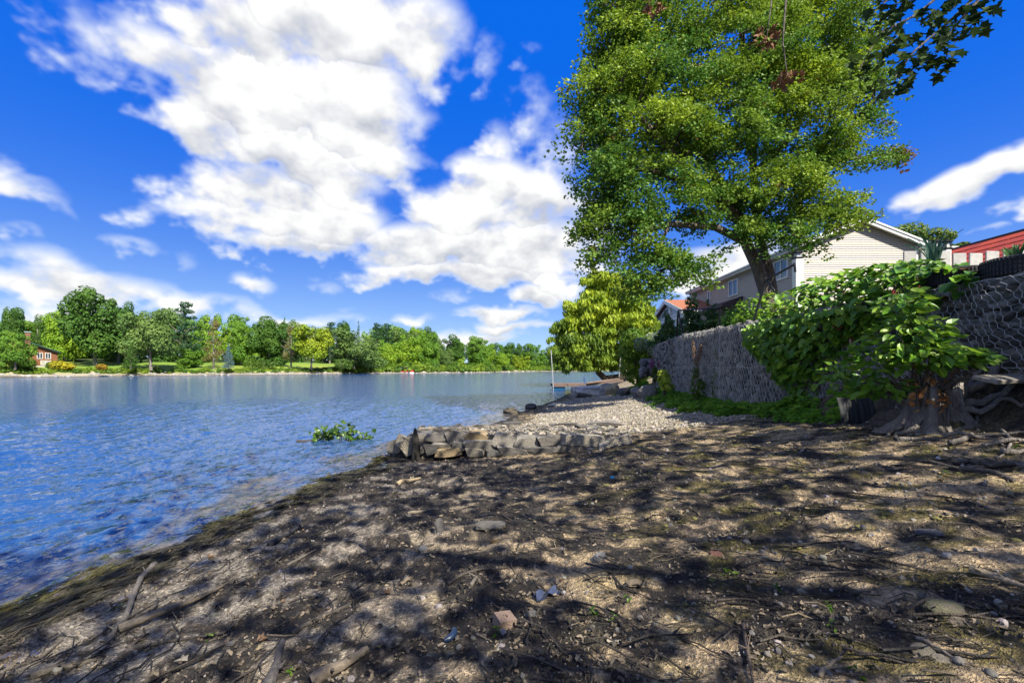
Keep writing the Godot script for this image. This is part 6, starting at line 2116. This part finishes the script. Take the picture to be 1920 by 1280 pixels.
	for k in 150:
		var u := rr(-1, 1)
		var hh := rr(0.02, 0.40) * (1.0 - 0.6 * absf(u + 0.1))
		var p := Vector3(u * 0.60 + (0.12 if u > 0.6 else 0.0), hh, rr(-0.25, 0.25))
		part("leaf", leaf, gm[rng.randi() % 4], wp, Transform3D(facing(Vector3(0, 0.8, 0.6) + rv() * 0.7, rng.randf() * TAU) * Basis.from_scale(Vector3.ONE * rr(0.06, 0.12)), p))
	for k in 14:
		var st := MB.new()
		var x := rr(-0.55, 0.55)
		st.tube([Vector3(x, -0.15, rr(-0.1, 0.1)), Vector3(x + rr(-0.1, 0.1), rr(0.1, 0.26), rr(-0.1, 0.1))], [0.008, 0.004], 5, Color(0.08, 0.12, 0.02))
		part("stem", st.done(true), M.leaf, wp)
	var fl := MB.new()
	fl.tube([Vector3(-4.721, -0.001, -10.05), Vector3(-4.487, -0.013, -10.05), Vector3(-4.279, 0.042, -10.0)], [0.03, 0.035, 0.015], 7, dark, null, 0.15, rng)
	tag(part("floating_stick", fl.done(true), M.wood, self), "dark stick floating left of the water plants", "stick")
	# seedlings
	for s in [Vector2(0.417, 2.358), Vector2(0.434, 2.394), Vector2(0.508, 2.277), Vector2(1.206, 2.58), Vector2(1.211, 2.516), Vector2(1.822, 3.497), Vector2(1.339, 1.912), Vector2(1.443, 2.082), Vector2(-1.695, 2.58), Vector2(-1.069, 2.188), Vector2(1.254, 1.671), Vector2(1.343, 2.3), Vector2(4.133, 3.864), Vector2(4.267, 3.883), Vector2(3.343, 3.55), Vector2(1.775, 5.451), Vector2(-0.085, 2.289), Vector2(0.622, 2.43)]:
		var t := thing("seedling", "tiny bright green shoot sprouting from the bare mud", "seedling", on(s), rng.randf() * 6.0, "tiny shoots on the bare beach")
		for k in 6:
			var a := rng.randf() * TAU
			part("leaf", leaf, gm[1 + 2 * (rng.randi() % 2)], t, Transform3D(facing(Vector3(cos(a) * 0.7, 1, sin(a) * 0.7), rng.randf() * TAU) * Basis.from_scale(Vector3(0.5, 1, 1) * rr(0.016, 0.034)), Vector3(cos(a) * 0.012, 0.008 + k * 0.006, sin(a) * 0.012)))
	# weeds at the foot of the long wall
	var lo := []
	for k in 9:
		lo.append([Vector3(6.86, 2.123, -25.0) + Vector3(rr(-0.5, 0.5), -1.0 + k * 0.27, rr(-0.4, 0.4)), Vector3(0.6, 0.45, 0.6) * rr(0.8, 1.2)])
	bush("shrub", "tall bright green shrub between the willow and the long wall", "shrub", Vector3(6.86, 0.96, -25.0), lo, 4200, 0.13, Color(0.09, 0.18, 0.015), Color(0.19, 0.29, 0.02), 1.2)
	lo = []
	for k in 6:
		lo.append([Vector3(7.2, 2.995, -24.0) + Vector3(rr(-0.5, 0.5), rr(-0.6, 0.5), rr(-0.3, 0.3)), Vector3(0.45, 0.4, 0.45)])
	bush("flowering_shrub", "pale-flecked shrub at the far end of the long wall's top", "shrub", Vector3(7.2, 2.298, -24.0), lo, 1700, 0.11, Color(0.10, 0.17, 0.05), Color(0.42, 0.46, 0.40))
	bush("sapling", "small yellow-green sapling before the long wall", "sapling", Vector3(5.321, 0.633, -16.0), [[Vector3(5.321, 1.191, -16.0), Vector3(0.26, 0.22, 0.26)], [Vector3(5.265, 1.414, -16.0), Vector3(0.2, 0.16, 0.2)], [Vector3(5.395, 0.967, -16.0), Vector3(0.24, 0.15, 0.24)]], 150, 0.15, Color(0.26, 0.37, 0.03), Color(0.45, 0.52, 0.06), 1.1)
	for w in [["dry seeding weed stalks before the long wall, left of the grape vine", Vector3(5.28, 0.71, -13.2), 1.75, Color(0.24, 0.15, 0.09)], ["taller dry weed stalks a step right of the first ones", Vector3(5.641, 0.794, -12.6), 1.55, Color(0.17, 0.17, 0.05)], ["purple-flowered weed spike near the far end of the long wall", Vector3(6.233, 1.088, -20.0), 1.1, Color(0.32, 0.10, 0.24)]]:
		var t := thing("tall_weed", w[0], "weed", w[1])
		for k in 7:
			var st := MB.new()
			var e := Vector3(rr(-0.22, 0.22), w[2] * rr(0.7, 1.05), rr(-0.2, 0.2))
			st.tube([Vector3(rr(-0.1, 0.1), -0.2, rr(-0.1, 0.1)), e * Vector3(0.6, 0.55, 0.6), e], [0.008, 0.007, 0.003], 5, Color(0.16, 0.14, 0.05))
			part("stalk", st.done(true), M.leaf, t)
			part("seed_head", spray([[e - Vector3(0, 0.16, 0), Vector3(0.04, 0.2, 0.04)]], 60, 0.04, w[3] * 0.7, w[3] * 1.3).done(), M.leaf, t)
		part("foliage", spray([[Vector3(0, w[2] * 0.25, 0), Vector3(0.13, w[2] * 0.3, 0.13)], [Vector3(0.15, w[2] * 0.15, 0.05), Vector3(0.12, w[2] * 0.2, 0.12)]], 150, 0.09, Color(0.06, 0.12, 0.015), Color(0.12, 0.18, 0.02), 0.3, 0.8, 1.5).done(), M.leaf, t)


# ---------- what nobody would count ----------
func build_litter() -> void:
	var where := []
	var tint := []
	# green weeds along the wall foot
	var tuft := MB.new()
	for k in 16:
		var a := rng.randf() * TAU
		var n := Vector3(cos(a) * 0.7, 1.0, sin(a) * 0.7)
		tuft.join(leaf_mesh(OVAL, 0.3), Transform3D(facing(n + rv() * 0.4, rng.randf() * TAU) * Basis.from_scale(Vector3(0.6, 1, 1) * rr(0.07, 0.14)), Vector3(cos(a), 0, sin(a)) * rr(0, 0.09) + Vector3(0, rr(0.02, 0.16), 0)))
	for k in 1500:
		var d := rr(8.3, 25.0)
		var wide := lerpf(0.55, 1.5, ss(9.0, 13.0, d)) * (0.7 + 0.8 * noise.get_noise_2d(d * 40.0, 5.0))
		var off := pow(rng.randf(), 1.5) * wide
		var x := lut(WALL, d) - 0.1 - off
		var s := rr(0.6, 1.35) * (1.15 - 0.6 * off / 1.8)
		where.append(Transform3D(Basis(Vector3.UP, rng.randf() * TAU).scaled(Vector3.ONE * s), Vector3(x, ground_y(x, d) - 0.02, -d)))
		tint.append(Color(0.075, 0.20, 0.02).lerp(Color(0.20, 0.36, 0.03), clampf(rng.randf() * 0.8 + 0.35 * ss(0.5, 1.4, off), 0, 1)))
	for k in 60:
		var d := rr(6.3, 8.0)
		var x := lut(WALL, d) - rr(0.3, 0.75)
		where.append(Transform3D(Basis(Vector3.UP, rng.randf() * TAU).scaled(Vector3.ONE * rr(0.7, 1.3)), Vector3(x, ground_y(x, d) - 0.02, -d)))
		tint.append(Color(0.08, 0.22, 0.022).lerp(Color(0.19, 0.36, 0.03), rng.randf()))
	tag(many("wall_foot_weeds", tuft.done(), M.leaf, self, where, tint), "low green weeds along the foot of the stone wall", "weeds")
	# pebbles
	var pebs := [rock(1, 9, false, 0.2), rock(1, 6, true, 0.2)]
	for v in 2:
		where = []
		tint = []
		for k in 14000:
			var d := 1.4 + 11.0 * pow(rng.randf(), 1.5)
			var x := rr(-0.9, 0.95) * d * 1.15
			var row := row_of(d)
			if x - row[0] < 0.25 or x > row[2] - 0.1:
				continue
			var n := noise.get_noise_2d(x * 80.0 + 30.0, d * 110.0)
			var right := ss(0.5, 3.5, x)
			if rng.randf() > 0.10 + 0.42 * right + 1.2 * n:
				continue
			var s := 0.005 + 0.030 * pow(rng.randf(), 7.0) + 0.0014 * d
			where.append(Transform3D(Basis.from_euler(Vector3(rr(-0.5, 0.5), rr(0, 6), rr(-0.5, 0.5))) * Basis.from_scale(Vector3(s, s * rr(0.4, 0.8), s * rr(0.6, 1))), Vector3(x, ground_y(x, d, row) + s * 0.12, -d)))
			var g := 0.06 + 0.26 * pow(rng.randf(), 1.5) if rng.randf() < 0.95 else rr(0.3, 0.5)
			tint.append(Color(g, g * rr(0.86, 0.97), g * rr(0.7, 0.94)))
		for k in 14000:  # the gravel bank
			var d := rr(8.6, 26.0)
			var row := row_of(d)
			var x: float = row[0] + rr(0.7, 1.0) + pow(rng.randf(), 0.9) * (row[2] - row[0] - 1.2)
			var s := rr(0.022, 0.05) * (2.2 if rng.randf() < 0.04 else 1.0)
			where.append(Transform3D(Basis.from_euler(Vector3(rr(-0.4, 0.4), rr(0, 6), rr(-0.4, 0.4))) * Basis.from_scale(Vector3(s, s * rr(0.4, 0.7), s * rr(0.6, 1))), Vector3(x, ground_y(x, d, row) + s * 0.1, -d)))
			var g := rr(0.20, 0.50)
			tint.append(Color(g, g * rr(0.84, 0.94), g * rr(0.6, 0.82)))
		tag(many("pebbles", pebs[v], M.pebble, self, where, tint), ["rounded pale pebbles scattered over the beach", "angular stone chips scattered over the beach"][v], "pebbles")
	# twigs and roots
	var bent := MB.new()
	bent.tube([Vector3(0, 0, -0.5), Vector3(0.06, 0.02, -0.2), Vector3(-0.03, 0.03, 0.1), Vector3(0.02, 0, 0.5)], [0.015, 0.014, 0.011, 0.005], 5, Color.WHITE)
	bent.tube([Vector3(-0.03, 0.03, 0.1), Vector3(0.12, 0.05, 0.32)], [0.014, 0.006], 4, Color.WHITE)
	where = []
	tint = []
	for k in 5200:
		var d := 1.3 + 8.5 * pow(rng.randf(), 1.4)
		var x := rr(-1.0, 1.0) * d * 1.15
		var row := row_of(d)
		if x - row[0] < 0.1 or x > row[2] - 0.1 or (d > 7.6 and x < 2.5):
			continue
		if noise.get_noise_2d(x * 55.0 + 200.0, d * 75.0) < -0.12 - 0.1 * rng.randf():
			continue
		var l := 0.04 + 0.26 * pow(rng.randf(), 3.0)
		var along := 0.25 if rng.randf() < 0.5 else rng.randf() * TAU
		where.append(Transform3D(Basis.from_euler(Vector3(rr(-0.25, 0.25), along + PI * 0.06 + (1.15 if x > 0.5 else 0.0) + rr(-0.5, 0.5), rr(-3, 3))) * Basis.from_scale(Vector3(l * rr(0.7, 1.4), l, l)), Vector3(x, ground_y(x, d, row) + 0.006, -d)))
		var c := Color(0.045, 0.036, 0.028).lerp(Color(0.20, 0.16, 0.11), pow(rng.randf(), 2.4))
		tint.append(c if rng.randf() < 0.93 else Color(0.38, 0.30, 0.19))
	tag(many("twig_litter", bent.done(true), M.wood, self, where, tint), "small twigs and root bits strewn over the mud", "twigs")
	# long dark roots and strings of weed stalk
	where = []
	tint = []
	for k in 1000:
		var d := 1.4 + 6.6 * pow(rng.randf(), 1.3)
		var x := rr(-1.0, 0.9) * d * 1.1
		var row := row_of(d)
		if x - row[0] < 0.3 or x > row[2] - 0.3 or noise.get_noise_2d(x * 40.0 - 90.0, d * 55.0) < -0.02:
			continue
		var l := rr(0.15, 0.55)
		var left := 1.0 - ss(-0.5, 1.2, x)
		where.append(Transform3D(Basis.from_euler(Vector3(rr(-0.06, 0.06), lerpf(1.2, 0.15, left) + rr(-0.7, 0.7), rr(-0.6, 0.6))) * Basis.from_scale(Vector3(l * rr(0.5, 1.6), rr(0.25, 0.45), l)) * Basis.from_scale(Vector3(rr(0.5, 0.9), 1, 1)), Vector3(x, ground_y(x, d, row) + 0.008, -d)))
		tint.append(Color(0.028, 0.023, 0.019).lerp(Color(0.12, 0.095, 0.07), pow(rng.randf(), 2.5)))
	tag(many("root_strings", bent.done(true), M.wood, self, where, tint), "long dark root strings and stalks lying on the mud", "roots")
	# dark shreds of rotten leaf and bark
	var shred := leaf_mesh([[0, 0], [0.3, 0.1], [0.22, 0.5], [0.34, 0.8], [0, 1], [-0.2, 0.7], [-0.3, 0.3]], 0.5)
	where = []
	tint = []
	for k in 26000:
		var d := 1.3 + 8.2 * pow(rng.randf(), 1.5)
		var x := rr(-1.0, 1.0) * d * 1.15
		var row := row_of(d)
		if x - row[0] < 0.05 or x > row[2] - 0.1:
			continue
		var n1 := noise.get_noise_2d(x * 62.0 + 400.0, d * 90.0) * 0.8 + noise.get_noise_2d(x * 260.0, d * 330.0 + 200.0) * 0.5 + 0.12 - 0.30 * ss(1.0, 3.2, x)
		if n1 < 0.02 and rng.randf() < 0.95:
			continue
		var l := rr(0.012, 0.04)
		where.append(Transform3D(facing(Vector3(0, 1, 0) + rv() * 0.8, rng.randf() * TAU) * Basis.from_scale(Vector3.ONE * l), Vector3(x, ground_y(x, d, row) + 0.004, -d)))
		tint.append(Color(0.035, 0.029, 0.023).lerp(Color(0.20, 0.16, 0.115), pow(rng.randf(), 1.8)))
	tag(many("rotten_litter", shred.done(), M.flat, self, where, tint), "dark shredded rotten leaves and bark on the mud", "litter")
	# fallen leaves
	where = []
	tint = []
	for k in 70:
		var d := 1.8 + 8.0 * pow(rng.randf(), 1.3)
		var x := rr(-0.9, 1.0) * d
		var row := row_of(d)
		if x - row[0] < 0.4 or x > row[2] - 0.1:
			continue
		where.append(Transform3D(facing(Vector3(0, 1, 0) + rv() * 0.4, rng.randf() * TAU) * Basis.from_scale(Vector3.ONE * rr(0.03, 0.065)), Vector3(x, ground_y(x, d, row) + 0.012, -d)))
		tint.append([Color(0.20, 0.16, 0.10), Color(0.14, 0.085, 0.045), Color(0.24, 0.21, 0.17), Color(0.10, 0.10, 0.03)][rng.randi() % 4])
	tag(many("fallen_leaves", leaf_mesh(MAPLE, 0.5).done(), M.dry, self, where, tint), "few dry fallen leaves scattered over the beach", "leaves")
	# water weed washed up in strands along the edge
	var strand := MB.new()
	for k in 7:
		var x0 := rr(-0.03, 0.03)
		var prev := Vector3(x0, rr(0, 0.012), -0.5)
		for j in 5:
			var z := -0.5 + (j + 1) * 0.2
			var p := Vector3(x0 + rr(-0.05, 0.05), rr(0.0, 0.035), z)
			strand.q(prev - Vector3(0.005, 0, 0), prev + Vector3(0.005, 0.003, 0), p + Vector3(0.005, 0.003, 0), p - Vector3(0.005, 0, 0), Color.WHITE * rr(0.7, 1.2), Vector3.UP)
			prev = p
	where = []
	tint = []
	for k in 6500:
		var d := 2.0 + 9.0 * pow(rng.randf(), 1.3)
		var row := row_of(d)
		var s := rr(-0.2, 0.16) + rr(-0.1, 0.22)
		if noise.get_noise_2d(s * 60.0, d * 60.0) < -0.15:
			continue
		var x: float = row[0] + s
		if d > 7.6 and d < 10.0 and x > -2.2:
			continue
		var l := rr(0.10, 0.32)
		where.append(Transform3D(Basis.from_euler(Vector3(rr(-0.1, 0.1), -0.2 + rr(-0.5, 0.5), rr(-0.4, 0.4))) * Basis.from_scale(Vector3(l * 1.4, l, l)), Vector3(x, maxf(ground_y(x, d, row), -0.002) + 0.006, -d)))
		var edge := 1.0 - ss(-0.25, 0.1, s)
		tint.append(Color(0.040, 0.035, 0.024).lerp(Color(0.15, 0.14, 0.025), clampf(edge * 0.7 + rr(-0.4, 0.3), 0, 1)))
	tag(many("washed_up_weed", strand.done(), M.flat, self, where, tint), "dark and olive water weed washed up along the edge", "weed")
	# moss cushions on the right
	where = []
	tint = []
	for k in 900:
		var d := rr(2.4, 7.2)
		var x := rr(0.6, 4.6)
		var row := row_of(d)
		if noise_b.get_noise_2d(x * 95.0 - 300.0, d * 140.0) + 0.22 * noise.get_noise_2d(x * 260.0, d * 330.0 + 200.0) < 0.27:
			continue
		var s := rr(0.012, 0.035)
		where.append(Transform3D(Basis(Vector3.UP, rng.randf() * TAU).scaled(Vector3(s, s * 0.45, s)), Vector3(x, ground_y(x, d, row), -d)))
		tint.append(Color(0.07, 0.07, 0.018).lerp(Color(0.14, 0.125, 0.03), rng.randf()))
	tag(many("moss", rock(2, 0, false, 0.3, true), M.flat, self, where, tint), "yellow-green moss cushions on the right of the beach", "moss")
	# grass on the terrace edge over the wall
	where = []
	tint = []
	var blade := MB.new()
	for k in 14:
		var a := rng.randf() * TAU
		var e := Vector3(cos(a) * 0.5, 1.0, sin(a) * 0.5) * rr(0.6, 1.0)
		var sd := Vector3(-sin(a), 0, cos(a)) * 0.03
		blade.q(-sd, sd, e * 0.6 + sd * 0.7, e * 0.6 - sd * 0.7, Color.WHITE)
		blade.t(e * 0.6 - sd * 0.7, e * 0.6 + sd * 0.7, e + Vector3(0, -0.1, 0), Color.WHITE)
	for k in 2600:
		var d := rr(5.0, 30.0)
		var x := lut(WALL, d) + 0.75 + pow(rng.randf(), 1.4) * 5.0
		where.append(Transform3D(Basis(Vector3.UP, rng.randf() * TAU).scaled(Vector3.ONE * rr(0.08, 0.22)), Vector3(x, ground_y(x, d) - 0.01, -d)))
		tint.append(Color(0.06, 0.13, 0.015).lerp(Color(0.20, 0.21, 0.04), rng.randf()))
	tag(many("terrace_grass", blade.done(), M.leaf, self, where, tint), "rough grass on the terrace above the wall", "grass")
